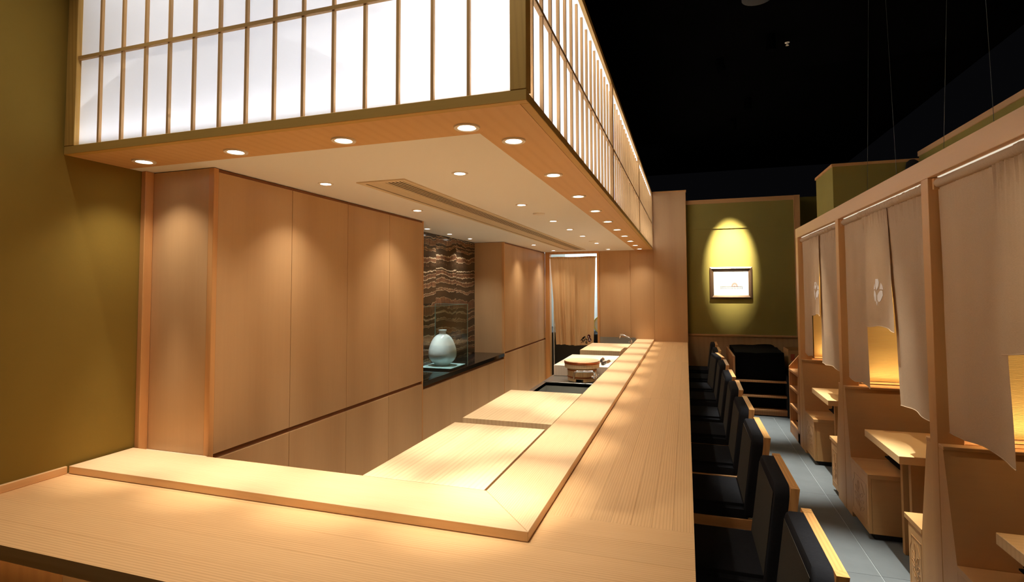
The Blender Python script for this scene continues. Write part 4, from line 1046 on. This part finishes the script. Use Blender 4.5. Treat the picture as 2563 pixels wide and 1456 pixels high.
for r0, r1 in ((0.042, 0.022), (0.010, 0.0)):
    pts = [(0.668-r0*math.cos(PI*i/14), yf-0.0135, 1.584+r0*1.25*math.sin(PI*i/14)) for i in range(15)]
    if r1: pts += [(0.668-r1*math.cos(PI*i/14), yf-0.0135, 1.584+r1*1.25*math.sin(PI*i/14)) for i in range(14, -1, -1)]
    prism(b, pts, (0, 0.0008, 0))
obj('red_arcs', b, 'print_red', pr)
b = BM()
for i in range(21):
    x = 0.477+0.0143*i; box(b, x, x+0.0085, yf-0.0125, yf-0.0105, 1.545, 1.560); box(b, x, x+0.0085, yf-0.0125, yf-0.0105, 1.563, 1.578)
    if i < 11: box(b, x, x+0.006, yf-0.0125, yf-0.0105, 1.644, 1.660)
obj('print_border', b, 'print_dark', pf)

# ceiling services: spot fittings, sprinklers, hanging wires, cable tray
def ceiling_spot(x, y, lab, power, d, ang, col, blend=0.7, rad=0.02):
    t = thing('ceiling_spotlight', lab, 'spotlight', (x, y, CEIL), 'black spotlights on the dark ceiling')
    b = BM(); lathe(b, [(0.035, 0), (0.035, -0.02), (0.012, -0.022), (0.012, -0.06)], (x, y, CEIL), 16); obj('mount', b, 'black', t, True)
    dd = Vector(d).normalized(); p = Vector((x, y, CEIL-0.07))
    b = BM(); tube(b, [p-dd*0.05, p+dd*0.07], [0.035, 0.04], 16); obj('barrel', b, 'black', t, True)
    lamp_spot('spot_beam', p+dd*0.078, d, power, col, ang, blend, rad, t)
sl = ['nearest the camera', 'second from the camera', 'third from the camera', 'farthest from the camera']
for k, (x, y) in enumerate(AISLE):
    ceiling_spot(x, y, 'small black spotlight on the dark ceiling above the aisle, %s' % sl[k], P_AISLE, (0.0, 0.0, -1), 23, COOL, 1.0)
for k in range(3):
    yb_ = (PST[k][1]+PST[k+1][0])/2
    ceiling_spot(0.35, yb_+0.25, 'small black spotlight on the dark ceiling aimed at %s' % names[k], 85, (0.80, -0.28, -2.75), 17, WARM2, 0.9, 0.015)
ceiling_spot(0.62, 7.35, 'small black spotlight on the dark ceiling aimed at the framed picture', 1750, (0.0, 0.95, -1.66), 24, (1.0, 0.93, 0.76), 1.0, 0.02)
for k, x in enumerate((-1.95, -0.75)):
    ceiling_spot(x, 1.17, 'added unseen fill spotlight above the lightbox front, %s' % ('nearer the olive wall' if k == 0 else 'nearer the box corner'), 48, (0, 0.05, -1), 90, WARM, 1.0, 0.03)  # two out-of-view spots added to brighten the lightbox frame
wl = ['nearest the camera', 'second from the camera', 'third from the camera', 'farthest from the camera']
for k, (y0, y1, s) in enumerate(((2.366, 2.43, 1), (2.766, 2.56, 1), (3.310, 3.42, 1), (3.792, 3.60, 1))):
    b = BM(); tube(b, [(XB+0.03, y0, 2.141), (XB+0.03, y1, CEIL)], 0.0009, 6)
    tag(obj('hanging_wire', b, 'wire'), 'thin steel wire rising from the booth beam, %s' % wl[k], 'wire', 'steel wires above the booths')
for k, (x, y, lab) in enumerate(((1.22, 3.2, 'tiny white sprinkler head on the dark ceiling above the near curtain'), (0.90, 5.2, 'tiny white sprinkler head on the dark ceiling above the far booth'))):
    b = BM(); lathe(b, [(0.02, 0), (0.02, -0.004), (0.008, -0.006), (0.008, -0.025), (0.014, -0.028)], (x, y, CEIL), 12)
    tag(obj('sprinkler_head', b, 'ring', None, True), lab, 'sprinkler', 'sprinkler heads')
b = BM(); lathe(b, [(0.11, 0), (0.11, -0.012), (0.09, -0.016)], (0.55, 4.3, CEIL), 24)
tag(obj('ceiling_speaker', b, plain('dark_speaker', (0.02, 0.02, 0.022, 1), 0.6), None, True), 'dark round speaker disc on the black ceiling', 'speaker')
b = BM(); lathe(b, [(0.05, 0), (0.055, 0.05), (0.045, 0.10), (0.02, 0.12)], (2.02, 5.80, 2.62), 18)
hs_ = thing('wall_lamp', 'small black dome lamp high on the olive end wall above the booths', 'lamp', (2.02, 5.85, 2.62))
obj('dome', b, 'dark_base', hs_, True)
b = BM(); box(b, 2.005, 2.035, 5.80, 5.9595, 2.64, 2.67); obj('arm', b, 'dark_base', hs_)
